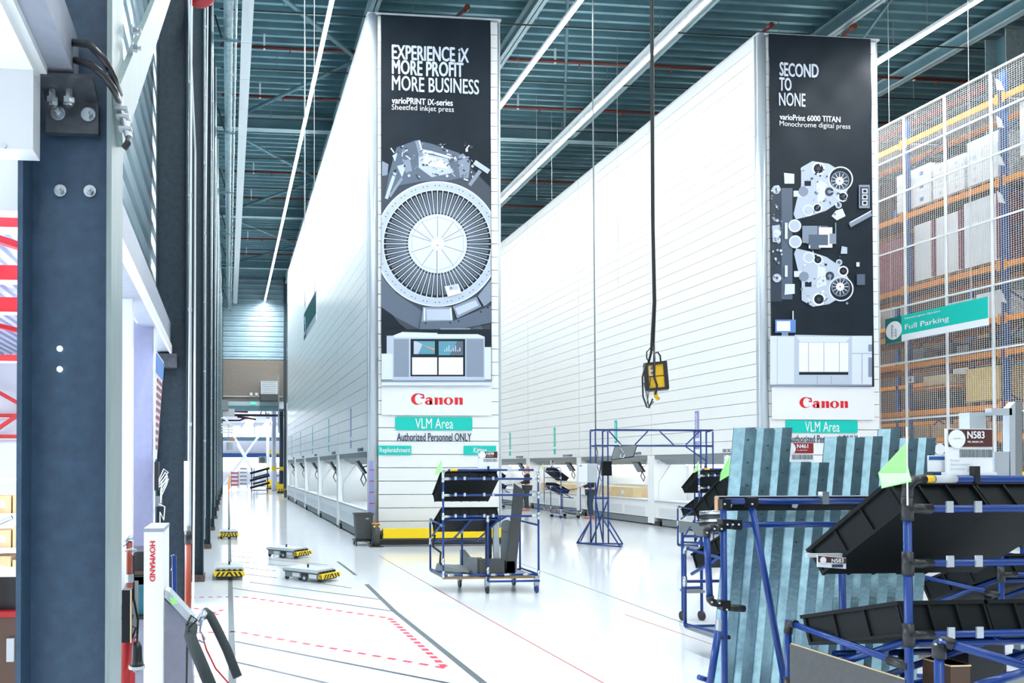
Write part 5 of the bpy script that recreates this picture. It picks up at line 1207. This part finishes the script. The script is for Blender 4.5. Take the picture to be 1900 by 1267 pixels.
# foreground cart
cB, LB, MBm = pipe_cart(2.614, 2.7, 0, 'large blue pipe cart with N583 card in the right foreground', 'blacks', 'N583', 'FIX, DRUM, CPL', 'maroon', 'the foreground N583 cart', True, big=True, n=16)
LB(MB().box((-.16, .31, 1.262), (.0, .325, 1.278)), 'label_rail', 'lightgrey')
o = LB(MB().prism([(-.135, .29, 1.275), (-.005, .29, 1.262), (-.005, .29, 1.215), (-.135, .29, 1.225)], (0, -.003, 0)), 'shelf_label', 'card')
lb = LB(MB().prism([(-.132, .286, 1.272), (-.008, .286, 1.26), (-.008, .286, 1.238), (-.132, .286, 1.246)], (0, -.002, 0)), 'header', 'maroon', False, o)
LB(MB().cyl((-.112, .283, 1.254), (-.112, .282, 1.254), .014, 16), 'roundel', 'card', False, o)
def txB(s, h, w_, X, Y, z, m, p, b=.03):
    o_ = text(s, h, w_, (X, Y, z), UX, UZ, m, cB, b)
    for v in o_.data.vertices: v.co += cB.location
    o_.parent = p; return o_
txB('N583', .017, .055, -.075, .282, 1.243, 'ink_white', o)
m = MB(); rn = random.Random(9); X = -.07
while X < -.02: w_ = rn.choice((.0012, .002)); m.box((X, .284, 1.222), (X + w_, .2865, 1.235)); X += w_ + .0026
LB(m, 'barcode', 'navy', False, o)['kind'] = 'stuff'
LB(MB().prism([(-.005, .0, .825), (-.005, .6, .825), (-.005, .6, .2), (-.005, 0, .2)], (-.012, 0, 0)), 'side_board', 'darkgrey')
LB(MB().prism([(-.005, .0, .830), (-.005, .6, .830), (-.005, .6, .825), (-.005, 0, .825)], (-.006, 0, 0)), 'board_edge', 'palecarton')
# white document wallet behind the top bar
t = thing('document_card', at(1735, 872, 2.75), 'white card with a blue top stripe standing on the N583 cart', 'card')
a = at(1712, 875, 2.76); b_ = at(1759, 845, 2.76)
MB().box((a.x, 2.735, a.z), (b_.x, 2.74, b_.z)).build('sheet', 'card', t); MB().box((a.x + .002, 2.733, b_.z - .018), (b_.x - .002, 2.735, b_.z - .004)).build('stripe', 'rackblue', t)
cC, LC, MC = pipe_cart(4.07, 5.8, 0, 'blue pipe cart with red N461 card behind the galvanised profiles', 'steel', 'N461', 'P6, BELT/DRV', 'signred', 'the N461 cart', False)
cD, LD, MD = pipe_cart(8.12, 12.4, 0, 'blue pipe cart with green flag and red N20 card under the gantry', 'steel', 'N20', '', 'signred', 'the cart under the gantry', True)
cG, LG, MG = pipe_cart(5.5, 5.9, 0, 'blue pipe cart with a brown card half hidden behind the N583 cart', 'blacks', 'N583', 'FIX, DRUM', 'maroon', 'the half hidden cart at right', False)
cH, LH, MH = pipe_cart(4.62, 4.15, 0, 'blue pipe cart at the right edge behind the N583 cart', 'blacks', 'N583', 'FIX, DRUM', 'maroon', 'the cart at the right edge', False)
cE, LE, ME = pipe_cart(10.46, 24.25, R(-90), 'blue pipe cart seen side on beside the person at the right tower', 'steel', '', '', 'maroon', 'the cart beside the nearer person', True)
cF, LF, MF = pipe_cart(10.4, 29.6, R(-90), 'blue pipe cart beside the orange haired person', 'steel', '', '', 'maroon', 'the farthest cart', False)
# extra frame objects on the cart under the gantry and the N461 cart
part3('notched_plate', 'grey plate with a V notch on the stack left of galvanised profiles', 'plate', MB().prism([at(1261, 967, 7.6), at(1277, 968, 7.6), at(1281, 973, 7.6), at(1290, 991, 7.6), at(1303, 994, 7.6), at(1305, 972, 7.6)], (0, .02, 0)), 'midgrey') if False else None
tN = thing('plate_stand', (at(1283, 1000, 7.6).x, 7.6, 0), 'low blue stand with a grey V notched plate left of the profiles', 'stand')
MB().prism([at(1261, 966, 7.6), at(1304, 972, 7.6), at(1305, 995, 7.6), at(1293, 994, 7.6), at(1281, 974, 7.6), at(1271, 988, 7.6), at(1261, 988, 7.6)], (0, .012, 0)).build('notched_plate', 'midgrey', tN)
for px in (1266, 1301): c = at(px, 985, 7.7); MB().cyl((c.x, 7.7, .1), (c.x, 7.7, c.z), .015, 8).build('post', 'blue', tN)
c = at(1266, 1023, 7.7); d = at(1301, 1023, 7.7)
for z in (.35, .9): MB().cyl((c.x, 7.7, z), (d.x, 7.7, z), .015, 8).build('rail', 'blue', tN)
MB().box((c.x + .02, 7.64, .30), (d.x, 7.78, .33)).build('tray', 'midgrey', tN)
for X in (c.x, d.x): MB().cyl((X - .015, 7.7, .05), (X + .015, 7.7, .05), .05, 12).build('wheel', 'blacks', tN)
for k in range(4):
    o = MB().cyl(at(1300, 952 + k * 7, 5.2), at(1350, 950 + k * 7, 5.0), .017, 12).build('steel_roller', 'steel' if k % 2 == 0 else 'blacks', smooth=True); tag(o, 'metal roller stacked beside the stand post, %s from the top' % ORD[k].replace('nearest', 'first'), 'roller', 'rollers left of the profiles')

# ------------------------------------------------------------------ stand with galvanised profiles
YS = 3.7; S = thing('profile_stand', (at(1343, 1000, YS).x, YS, 0), 'blue pipe stand with black header board holding galvanised profiles', 'stand')
def P2(px, py, Y=YS): return at(px, py, Y)
def sp(a, b, r=.0155, nm='blue_tube', m='blue'): return MB().cyl(a, b, r, 16).build(nm, m, S, smooth=True)
a = P2(1342, 932); sp((a.x, YS, .1), a); 
b_ = P2(1660, 930); sp(P2(1345, 930), b_); MB().box((P2(1335, 922).x, YS + .02, P2(1335, 948).z), (P2(1665, 922).x, YS + .035, P2(1335, 922).z)).build('header_board', 'blacks', S)
MB().box((P2(1334, 922).x, YS + .012, P2(1335, 948).z), (P2(1337, 922).x, YS + .037, P2(1335, 922).z)).build('board_edge', 'carton', S); MB().box((P2(1335, 922).x, YS + .012, P2(1335, 922).z), (P2(1665, 922).x, YS + .037, P2(1335, 920.5).z)).build('board_edge', 'lightgrey', S)
for px in (1352, 1474, 1602): MB().prism([P2(px - 4, 932), P2(px + 8, 932), P2(px + 3, 943), P2(px - 5, 941)], (0, -.004, 0)).build('clip', 'sheet', S)
MB().box((P2(1518, 925).x, YS - .03, P2(1518, 935).z), (P2(1530, 925).x, YS, P2(1518, 912).z)).build('clamp', 'steel', S)
sp(P2(1345, 973), P2(1570, 973)); sp(P2(1393, 928, YS - .03), P2(1462, 1300, YS - .03), .0155)
dd = P2(1462, 1300); sp((P2(1560, 973).x, YS, P2(1560, 973).z), (P2(1560, 973).x + .02, YS, .1)); sp((a.x, YS, .16), (P2(1570, 973).x, YS, .16))
sp(P2(1311, 990), P2(1317, 1110)); sp(P2(1325, 980), P2(1342, 980), .019, 'elbow', 'blacks'); sp(P2(1325, 1118), P2(1345, 1121), .019, 'elbow', 'blacks')
MB().tube([P2(1311, 996), P2(1311, 985), P2(1316, 980), P2(1326, 980)], .019, 12).build('elbow', 'blacks', S, smooth=True); MB().tube([P2(1317, 1105), P2(1318, 1113), P2(1322, 1118), P2(1332, 1120)], .019, 12).build('elbow', 'blacks', S, smooth=True)
sp(P2(1345, 1126), P2(1380, 1129), .019, 'elbow', 'blacks'); sp(P2(1333, 1170, YS - .06), P2(1314, 1290, YS - .06), .017); MB().cyl(P2(1334, 1148, YS - .06), P2(1333, 1170, YS - .06), .013, 10).build('fitting', 'steel', S)
sp(P2(1333, 1182), P2(1353, 1182), .012, 'pin', 'blacks'); sp(P2(1296, 1256), P2(1320, 1264), .014)
for c in ((P2(1343, 935)), (P2(1343, 972)), (P2(1343, 1122)), (P2(1364, 973)), (P2(1394, 932, YS - .03))): MB().cbox(c, (.045, .045, .05)).build('joint', 'blacks', S)
for px, py in ((1345, 935), (1396, 935), (1360, 973), (1371, 973), (1350, 973), (1312, 988), (1326, 981), (1339, 981), (1321, 1117), (1335, 1119), (1349, 1131)): MB().cyl(at(px, py, YS - .06), at(px, py, YS - .066), .005, 8).build('screw', 'steel', S)
for X in (a.x, P2(1560, 973).x): MB().cyl((X - .015, YS, .06), (X + .015, YS, .06), .06, 14).build('wheel', 'blacks', S)
MB().box((a.x, YS + .1, .10), (a.x + 1.2, YS + .75, .13)).build('deck', 'midgrey', S)
# the profiles: hat shaped channels leaning side by side
tops = [1.870, 1.868, 1.872, 1.675, 1.672, 1.822, 1.818, 1.824, 1.868, 1.815, 1.818]
x0 = at(1364, 786, 4.1).x; pit = (at(1731, 803, 4.1).x - x0) / 11
POS = ['first', 'second', 'third', 'fourth', 'fifth', 'sixth', 'seventh', 'eighth', 'ninth', 'tenth', 'eleventh']
for k in range(11):
    zt = tops[k]; z0 = .14; xx = x0 + pit * k; lean = .22
    w_ = pit
    sec = [(0, .012), (.02 * w_, .012), (.40 * w_, -.026), (.95 * w_, -.026), (.98 * w_, .012), (w_, .012), (w_, .015), (.96 * w_, .015), (.93 * w_, -.023), (.41 * w_, -.023), (.03 * w_, .015), (0, .015)]
    mb = MB(); nS = len(sec)
    for z, dx, dy in ((z0, -lean, -.05), (zt, 0, 0)): mb.v += [(xx + sx + dx, 4.1 + sy + dy, z) for sx, sy in sec]
    mb.f = [(i, (i + 1) % nS, nS + (i + 1) % nS, nS + i) for i in range(nS)] + [(0, 1, 2, 9, 10, 11), (2, 3, 8, 9), (3, 4, 5, 6, 7, 8)] + [tuple(nS + i for i in f_) for f_ in ((0, 1, 2, 9, 10, 11), (2, 3, 8, 9), (3, 4, 5, 6, 7, 8))]
    t = thing('galvanised_profile', (xx - lean, 4.05, z0), 'upright galvanised steel channel in the stand, %s from the left' % POS[k], 'profile', 'galvanised profiles in the stand')
    mb.build('channel', 'galv', t)
    m = MB()
    for j in range(4):
        z = zt - .07 - j * .13 - .03 * (k % 3); fr = (z - z0) / (zt - z0); m.cyl((xx + .68 * w_ - lean * (1 - fr) + .01 * ((j * 7 + k) % 3 - 1), 4.072 - .05 * (1 - fr), z), (xx + .68 * w_ - lean * (1 - fr) + .01 * ((j * 7 + k) % 3 - 1), 4.068 - .05 * (1 - fr), z), .0035, 8)
    m.build('punched_hole', 'blacks', t)
t = thing('sheet_metal_frame', at(1850, 860, 2.9), 'pale sheet metal frame standing behind the N583 card', 'frame')
YF = 3.15
MB().box((at(1799, 768, YF).x, YF, at(1799, 880, YF).z), (at(1812, 768, YF).x, YF + .05, at(1799, 765, YF).z)).build('leg', 'sheet', t)
MB().box((at(1812, 768, YF).x, YF + .03, at(1799, 800, YF).z), (at(1842, 768, YF).x, YF + .05, at(1799, 764, YF).z)).build('web', 'sheet', t)
MB().box((at(1840, 768, YF).x, YF, at(1840, 770, YF).z), (at(1878, 768, YF).x, YF + .03, at(1840, 757, YF).z)).build('bridge', 'sheet', t)
MB().prism([at(1873, 757, YF), at(1884, 745, YF), at(1884, 900, YF), at(1873, 900, YF)], (0, .03, 0)).build('leg', 'sheet', t)
MB().prism([at(1884, 745, YF), at(1897, 744, YF + .1), at(1897, 900, YF + .1), at(1884, 900, YF)], (0, .01, 0)).build('flange', 'midgrey', t)
MB().box((at(1845, 838, YF).x, YF, at(1845, 900, YF).z), (at(1874, 838, YF).x, YF + .02, at(1845, 838, YF).z)).build('lower_plate', 'sheet', t)
MB().box((at(1799, 880, YF).x, YF - .01, 1.43), (at(1900, 880, YF).x, YF + .12, 1.47)).build('base', 'midgrey', t)

t = thing('low_pipe_frame', (at(1742, 1188, 2.35).x, 2.35, 0), 'low blue pipe frame with a black elbow at the lower right corner', 'frame')
e0, e1 = at(1742, 1188, 2.35), at(1930, 1243, 2.2)
MB().cyl(e0, e1, .0142, 14).build('tube', 'blue', t, smooth=True); MB().cyl(e0, (e0.x, 2.35, 0), .0142, 14).build('tube', 'blue', t, smooth=True); MB().cyl(e1, (e1.x, 2.2, 0), .0142, 14).build('tube', 'blue', t, smooth=True)
MB().tube([e0 + (e1 - e0) * .16, e0 + Vector((.012, 0, .0)), e0 + Vector((0, 0, -.012)), e0 + Vector((0, 0, -.06))], .0195, 14).build('elbow', 'blacks', t, smooth=True)
for px, py in ((1736, 1195), (1745, 1187)): MB().cyl(at(px, py, 2.33), at(px, py, 2.325), .004, 8).build('screw', 'steel', t)
MB().cyl(at(1815, 1272, 2.3), at(1925, 1240, 2.3), .0142, 12).build('tube', 'blue', t, smooth=True)
for (x0_, y0_, x1_, y1_, Y_, mt, lab) in ((1764, 1233, 1800, 1290, 2.75, 'brown', 'small dark brown box low in the N583 cart'), (1798, 1190, 1862, 1300, 2.85, 'blacks', 'tall black box low in the N583 cart')):
    a = at(x0_, y1_, Y_); b_ = at(x1_, y0_, Y_); o = MB().box((a.x, Y_, a.z - .2), (b_.x, Y_ + .12, b_.z)).build('parts_box', mt); tag(o, lab, 'box'); MB().box((a.x - .002, Y_ - .003, b_.z - .006), (b_.x + .002, Y_ + .12, b_.z)).build('rim', 'palecarton' if mt == 'brown' else 'blacks', o)
# ------------------------------------------------------------------ gantry
G = thing('blue_gantry', (7.62, 15.2, 0), 'large blue tube gantry spanning the aisle between the towers', 'gantry')
def gp(a, b, r=.016, nm='tube'): return MB().cyl(a, b, r, 8).build(nm, 'blue', G, smooth=True)
def gleg(xa, xb, ya, yb):
    for X, Y in ((xa, ya), (xb, ya), (xa, yb), (xb, yb)): gp((X, Y, .03), (X, Y, 2.38))
    gp((xa, ya, .98), (xb, ya, .98)); gp((xa, yb, .98), (xb, yb, .98)); gp((xa, ya, 2.41), (xa, yb, 2.38)); gp((xb, ya, 2.41), (xb, yb, 2.38))
    gp((xa, ya, 2.07), (xa, yb, 2.07)); gp((xb, ya, 2.07), (xb, yb, 2.07))
    gp((xb, yb, 1.9), (xa, ya, .98)); gp((xa, ya, .95), (xb, yb, .03)); gp((xb, ya, .95), (xa, yb, .03)) 
    for X, Y, dx, dy in ((xa, yb, -.28, .05), (xb, ya, .3, -.02), (xb - .1, ya, .08, -.5), (xa, yb, .0, .45)):
        gp((X, Y, .52), (X + dx, Y + dy, .03))
    gp((xa - .28, yb + .05, .03), (xb + .3, ya - .02, .03)); gp((xa - .28, yb + .05, .03), (xb - .02, ya - .5, .03)); gp((xb - .02, ya - .5, .03), (xb + .3, ya - .02, .03)); gp((xa, yb + .45, .03), (xa - .28, yb + .05, .03))
gleg(7.62, 7.89, 15.1, 15.32); gleg(9.93, 10.2, 15.1, 15.32)
for Y in (15.1, 15.32):
    for z in (2.08, 2.41): gp((7.62, Y, z), (10.2, Y, z))
for a, b in (((7.92, 2.38), (8.18, 2.1)), ((8.76, 2.38), (8.48, 2.1)), ((9.03, 2.38), (9.33, 2.1)), ((9.9, 2.38), (9.6, 2.1)), ((9.6, 2.06), (10.05, 1.76))): gp((a[0], 15.1, a[1]), (b[0], 15.1, b[1]), .013)
def onY(px, py, Y=15.03): return at(px, py, Y)
t = thing('control_cabinet', onY(1086, 896), 'grey two door control cabinet fixed to the left gantry leg', 'cabinet')
a, b_ = onY(1068, 895), onY(1103, 860)
MB().box((a.x, 14.92, a.z), (b_.x, 14.98, b_.z)).build('body', 'offwhite', t)
mid = a.x + (b_.x - a.x) * .49; MB().box((a.x + .005, 14.90, a.z + .01), (mid - .004, 14.92, b_.z - .01)).build('door', 'card', t); MB().box((mid + .004, 14.90, a.z + .01), (b_.x - .005, 14.92, b_.z - .01)).build('door', 'sheet', t)
MB().box((a.x + .02, 14.895, b_.z - .06), (a.x + .07, 14.90, b_.z - .03)).build('name_plate', 'midgrey', t)
for k in range(3): MB().tube([(b_.x + .02, 14.9, a.z + .25 - .05 * k), (b_.x + .05 + .02 * k, 14.85, a.z + .0), (b_.x + .02, 14.9, a.z - .22 - .05 * k)], .005, 5).build('cable', 'midgrey', t)
t = thing('black_screen', onY(1125, 870), 'black screen mounted upright on the left gantry leg', 'screen')
a, b_ = onY(1117, 882), onY(1133, 856); MB().box((a.x, 14.98, a.z), (b_.x, 15.0, b_.z)).build('panel', 'tote', t); MB().box((a.x - .004, 15.0, a.z - .004), (b_.x + .004, 15.06, b_.z + .004)).build('housing', 'blacks', t)
t = thing('tilted_monitor', onY(1155, 840), 'grey monitor tilted down, seen from behind under the gantry beam', 'monitor')
MB().prism([onY(1136, 852, 14.8), onY(1142, 829, 14.8), onY(1181, 826, 14.8), onY(1175, 846, 14.8)], (0, .03, 0)).build('back_shell', 'midgrey', t)
MB().prism([onY(1134, 853.5, 14.84), onY(1141, 828, 14.84), onY(1183, 825, 14.84), onY(1176, 848, 14.84)], (0, .02, 0)).build('bezel', 'blacks', t)
MB().cyl(onY(1128, 829, 14.9), onY(1166, 832, 14.9), .012, 8).build('arm', 'steel', t); MB().tube([onY(1150, 824, 14.98), onY(1152, 832, 14.78), onY(1157, 840, 14.76)], .014, 8).build('mount', 'steel', t)
MB().tube([onY(1152, 842, 14.76), onY(1151, 848, 14.74), onY(1157, 849, 14.74), onY(1159, 843, 14.76)], .006, 6).build('cable_loop', 'ink_white', t)
cab = MB().tube([onY(1104, 800, 15.1), onY(1106, 828, 15.1), onY(1109, 840, 15.1), onY(1106, 855, 15.1), onY(1111, 875, 15.1)], .008, 6).build('gantry_cable', 'blacks', smooth=True); tag(cab, 'black cable winding down the left gantry leg', 'cable')

# ------------------------------------------------------------------ robots (flat transport vehicles)
def agv(x, y, heading, lab):
    """heading: rotation about z, front towards local -y"""
    t = thing('transport_robot', (x, y, 0), lab, 'robot', 'flat transport robots on the floor', rz=heading)
    L = lambda mb, nm, m, p=None, sm=False: mb.build(nm, m, p or t, world=False, smooth=sm)
    L(MB().box((-.19, -.30, .045), (.19, .30, .12)), 'chassis', 'midgrey')
    L(MB().box((-.215, -.31, .135), (.215, .33, .165)), 'top_plate', 'sheet'); L(MB().box((-.205, -.30, .12), (.205, .32, .135)), 'plate_gap', 'darkgrey'); L(MB().box((-.20, -.29, .165), (.20, .31, .175)), 'lift_plate', 'lightgrey')
    L(MB().cyl((0, .02, .175), (0, .02, .225), .014, 10), 'pin', 'blacks')
    b = L(MB().box((-.22, -.40, .06), (.22, -.33, .125)), 'bumper', 'stripe_yellow')
    for sd in (-1, 1):
        for k in range(3):
            X = sd * (.035 + .065 * k); L(MB().prism([(X, -.403, .062), (X + sd * .03, -.403, .062), (X - sd * .012, -.403, .123), (X - sd * .042, -.403, .123)] if sd > 0 else [(X, -.403, .062), (X - .03, -.403, .062), (X + .012, -.403, .123), (X + .042, -.403, .123)], (0, -.002, 0)), 'stripe', 'blacks', b)
    for sx in (-1, 1):
        for k in (-1, 1): L(MB().prism([(sx * .2215, -.40 + .012 * k + .02, .062), (sx * .2215, -.385 + .012 * k + .02, .062), (sx * .2215, -.37 + .012 * k + .02, .123), (sx * .2215, -.385 + .012 * k + .02, .123)], (sx * .001, 0, 0)), 'stripe', 'blacks', b)
        L(MB().box((sx * .191 - .003, -.12, .05), (sx * .191 + .003, .0, .115)), 'wheel_bay', 'blacks'); w_ = L(MB().cyl((sx * .175, -.06, .05), (sx * .198, -.06, .05), .05, 20), 'drive_wheel', 'darkgrey'); L(MB().cyl((sx * .199, -.06, .05), (sx * .202, -.06, .05), .024, 14), 'hub', 'steel', w_)
        for yy in (.03, -.27): L(MB().box((sx * .191 - .002, yy, .055), (sx * .191 + .003, yy + .13, .112)), 'side_panel', 'offwhite')
        c_ = L(MB().cyl((sx * .15, .28, .033), (sx * .175, .28, .033), .033, 14), 'castor', 'blacks'); L(MB().box((sx * .16 - .02, .26, .06), (sx * .16 + .02, .30, .12)), 'castor_fork', 'steel', c_)
    m = MB()
    for X in (-.16, -.08, 0, .08, .16): m.box((X - .02, -.345, .13), (X + .02, -.315, .155))
    L(m, 'sensor', 'blacks')['kind'] = 'stuff'
    L(MB().box((-.18, -.36, .035), (.18, -.30, .06)), 'skirt', 'blacks')
    return t
agv(.02, 11.35, 0, 'flat robot on guide track, nearer of two seen head on')
agv(.02, 17.55, 0, 'flat robot on guide track, farther of two seen head on')
agv(1.18, 10.95, R(47), 'flat robot standing obliquely, nearer of the two off the track')
agv(1.08, 13.75, R(47), 'flat robot standing obliquely, farther of the two off the track')

# ------------------------------------------------------------------ tower foot: bin, bollard, barrier
t = thing('waste_bin', (2.82, 15.62, 0), 'dark grey waste bin on a wheeled dolly at left tower corner', 'bin')
m = MB(); W1, D1, W2, D2 = .155, .13, .185, .15; cx, cy = 2.82, 15.62
m.v = [(cx + sx * a, cy + sy * b, z) for a, b, z in ((W1, D1, .14), (W2, D2, .66)) for sx, sy in ((-1, -1), (1, -1), (1, 1), (-1, 1))]; m.f = [(0, 1, 2, 3), (0, 1, 5, 4), (1, 2, 6, 5), (2, 3, 7, 6), (3, 0, 4, 7)]
m.build('body', 'darkgrey', t); MB().box((cx - .20, cy - .165, .64), (cx + .20, cy - .15, .67)).box((cx - .20, cy + .15, .64), (cx + .20, cy + .165, .67)).box((cx - .20, cy - .15, .64), (cx - .185, cy + .15, .67)).box((cx + .185, cy - .15, .64), (cx + .20, cy + .15, .67)).build('rim', 'darkgrey', t)
MB().box((cx + .03, cy - .152, .55), (cx + .09, cy - .146, .57)).build('handle', 'lightgrey', t); MB().box((cx - .2, cy - .16, .09), (cx + .2, cy + .16, .13)).build('dolly', 'blacks', t)
for sx in (-.17, .17):
    for sy in (-.13, .13): MB().cyl((cx + sx - .012, cy + sy, .045), (cx + sx + .012, cy + sy, .045), .045, 10).build('wheel', 'blacks', t)
t = thing('guard_bollard', (3.02, 15.28, 0), 'dark bollard with orange cap and dots before the left tower', 'bollard')
MB().cyl((3.02, 15.28, .015), (3.02, 15.28, .47), .085, 20).build('post', 'darkgrey', t, smooth=True); MB().cyl((3.02, 15.28, .47), (3.02, 15.28, .485), .085, 20).build('cap', 'orange', t); MB().box((2.89, 15.15, 0), (3.15, 15.41, .015)).build('foot', 'darkgrey', t)
for d in (-.045, .055): MB().cyl((3.02 + d, 15.21 - .0, .42), (3.02 + d, 15.19, .42), .02, 10).build('yellow_dot', 'stripe_yellow', t)
t = thing('guard_barrier', (3.15, 15.3, 0), 'yellow guard barrier along the foot of the left tower', 'barrier')
MB().cyl((3.13, 15.33, .27), (3.2, 15.33, .27), .06, 12).build('end_collar', 'blacks', t)
MB().box((3.17, 15.26, .17), (5.72, 15.38, .365)).build('yellow_rail', 'stripe_yellow', t); MB().box((3.1, 15.30, .03), (5.80, 15.42, .14)).build('black_rail', 'blacks', t)
MB().cyl((5.85, 15.28, 0), (5.85, 15.28, .47), .085, 16).build('end_post', 'darkgrey', t, smooth=True); MB().cyl((5.85, 15.28, .47), (5.85, 15.28, .485), .085, 16).build('post_cap', 'orange', t)

# cartons lying in the openings of the right tower
for y0, y1, lab in ((21.6, 22.9, 'long brown carton in tower opening behind the gantry, nearer'), (23.1, 23.8, 'brown carton in tower opening behind the gantry, farther'), (25.6, 26.7, 'brown carton in the tower opening behind the persons, nearer'), (26.9, 28.3, 'brown carton in the tower opening behind the persons, farther')):
    t = thing('carton', (T2X + .4, (y0 + y1) / 2, .71), lab, 'box')
    MB().box((T2X + .25, y0, .711), (T2X + .7, y1, 1.02)).build('body', 'palecarton', t); MB().box((T2X + .245, y0 + .4 * (y1 - y0), .80), (T2X + .25, y0 + .55 * (y1 - y0), .92)).build('label', 'card', t)

# ------------------------------------------------------------------ persons
def skinmesh(name, pts, edges, rad, m, parent, sub=2, root=0):
    me = bpy.data.meshes.new(name); me.from_pydata(pts, edges, []); o = bpy.data.objects.new(name, me); COL.objects.link(o)
    bm_ = o.modifiers.new('skin', 'SKIN'); o.data.materials.append(MATS[m])
    if not me.skin_vertices: me.attributes.new if False else None
    for i, r_ in enumerate(rad):
        sv = me.skin_vertices[0].data[i]; sv.radius = (r_, r_) if not isinstance(r_, tuple) else r_; sv.use_root = i == root
    s = o.modifiers.new('sub', 'SUBSURF'); s.levels = sub; s.render_levels = sub
    dg = bpy.context.evaluated_depsgraph_get(); nm = bpy.data.meshes.new_from_object(o.evaluated_get(dg)); bpy.data.objects.remove(o); bpy.data.meshes.remove(me)
    nm.name = name
    for p_ in nm.polygons: p_.use_smooth = True
    if not nm.materials: nm.materials.append(MATS[m])
    o2 = bpy.data.objects.new(name, nm); COL.objects.link(o2); o2.parent = parent; return o2
def person(x, y, rz, H_, lab, hairm, bun=False):
    t = thing('person', (x, y, 0), lab, 'person', rz=rz); s = H_ / 1.68       # faces local +y
    V = lambda *a: tuple(c * s for c in a)
    P = [V(0, 0, .93), V(0, -.01, 1.10), V(0, 0, 1.28), V(0, .0, 1.40), V(0, .015, 1.47), V(0, .03, 1.545), V(0, .035, 1.62),
         V(-.15, 0, 1.36), V(-.21, .03, 1.10), V(-.14, .26, 1.02), V(-.10, .33, 1.03), V(.15, 0, 1.36), V(.21, .03, 1.10), V(.14, .26, 1.02), V(.10, .33, 1.03),
         V(-.09, 0, .88), V(-.09, .03, .48), V(-.09, -.02, .09), V(-.09, .12, .04), V(.09, 0, .88), V(.10, .05, .48), V(.10, 0, .09), V(.10, .14, .04)]
    E_ = [(0, 1), (1, 2), (2, 3), (3, 4), (4, 5), (5, 6), (3, 7), (7, 8), (8, 9), (9, 10), (3, 11), (11, 12), (12, 13), (13, 14), (0, 15), (15, 16), (16, 17), (17, 18), (0, 19), (19, 20), (20, 21), (21, 22)]
    rd = [(.145, .10), (.12, .09), (.14, .10), (.10, .08), .05, .085, .075, .055, .04, .03, .025, .055, .04, .03, .025, .085, .055, .038, .035, .085, .055, .038, .035]
    rd = [tuple(a * s for a in r_) if isinstance(r_, tuple) else r_ * s for r_ in rd]
    skinmesh('body', P, E_, rd, 'skin', t)
    g = 1.16
    sel = [0, 1, 2, 3, 7, 8, 9, 11, 12, 13]; ix = {v: i for i, v in enumerate(sel)}
    skinmesh('sweater', [P[i] for i in sel], [(ix[a], ix[b]) for a, b in E_ if a in ix and b in ix], [tuple(a * g for a in rd[i]) if isinstance(rd[i], tuple) else rd[i] * g * 1.05 for i in sel], 'sweater', t)
    sel = [0, 15, 16, 17, 19, 20, 21]; ix = {v: i for i, v in enumerate(sel)}
    pp = [P[i] for i in sel]; skinmesh('trousers', pp, [(ix[a], ix[b]) for a, b in E_ if a in ix and b in ix], [tuple(a * 1.12 for a in rd[i]) if isinstance(rd[i], tuple) else rd[i] * 1.22 for i in sel], 'trousers', t)
    for sx in (-1, 1):
        X = sx * .095; o = MB().prism([V(X - .045, -.06, .0), V(X + .045, -.06, .0), V(X + .045, .16, .0), V(X, .20, 0), V(X - .045, .16, .0)], V(0, 0, .05)).prism([V(X - .04, -.06, .05), V(X + .04, -.06, .05), V(X + .04, .07, .05), V(X - .04, .07, .05)], V(0, 0, .06)).build('shoe', 'shoe', t, world=False)
        for k in range(5):
            a = V(sx * .10 - .025 + .0125 * k, .36, 1.03); b = V(sx * .10 - .03 + .015 * k, .41 + (.015 if k in (1, 2, 3) else 0), 1.01); MB().cyl(a, b, .009 * s, 6, .006 * s).build('finger', 'skin', t, world=False)
        MB().cyl(V(sx * .032, .118, 1.56), V(sx * .032, .122, 1.56), .009 * s, 8).build('eye', 'blacks', t, world=False)
        MB().cyl(V(sx * .078, .03, 1.55), V(sx * .092, .025, 1.55), .022 * s, 8).build('ear', 'skin', t, world=False)
    MB().cyl(V(0, .115, 1.555), V(0, .14, 1.53), .008 * s, 6, .013 * s).build('nose', 'skin', t, world=False); MB().cbox(V(0, .118, 1.505), V(.04, .008, .008)).build('mouth', 'wraprose', t, world=False)
    skinmesh('hair', [V(0, .02, 1.56), V(0, .005, 1.63), V(0, -.05, 1.58), V(0, -.065, 1.48 if not bun else 1.54), V(0, -.07, 1.40 if not bun else 1.56)], [(0, 1), (1, 2), (2, 3), (3, 4)], [.075 * s, .088 * s, .085 * s, .065 * s, .03 * s], hairm, t)
    return t
P1c = fl(1087, 962); P2c = fl(978, 948)
person(P1c.x + .10, P1c.y - .15, R(75), 1.62, 'person in black sweater and dark trousers, head hidden by the cabinet', 'hairdark', True)
p2 = person(P2c.x, P2c.y, R(80), 1.66, 'person with orange hair in a black top beside the carts', 'hair')

for o in bpy.data.objects:
    if o.type == 'MESH' and o.parent and o.name.split('.')[0] in ('hanger', 'sprinkler_head', 'hanger_wire', 'screw', 'mullion', 'punched_hole', 'rubber_guard', 'diagonal', 'clip', 'rib'): o['kind'] = 'stuff'
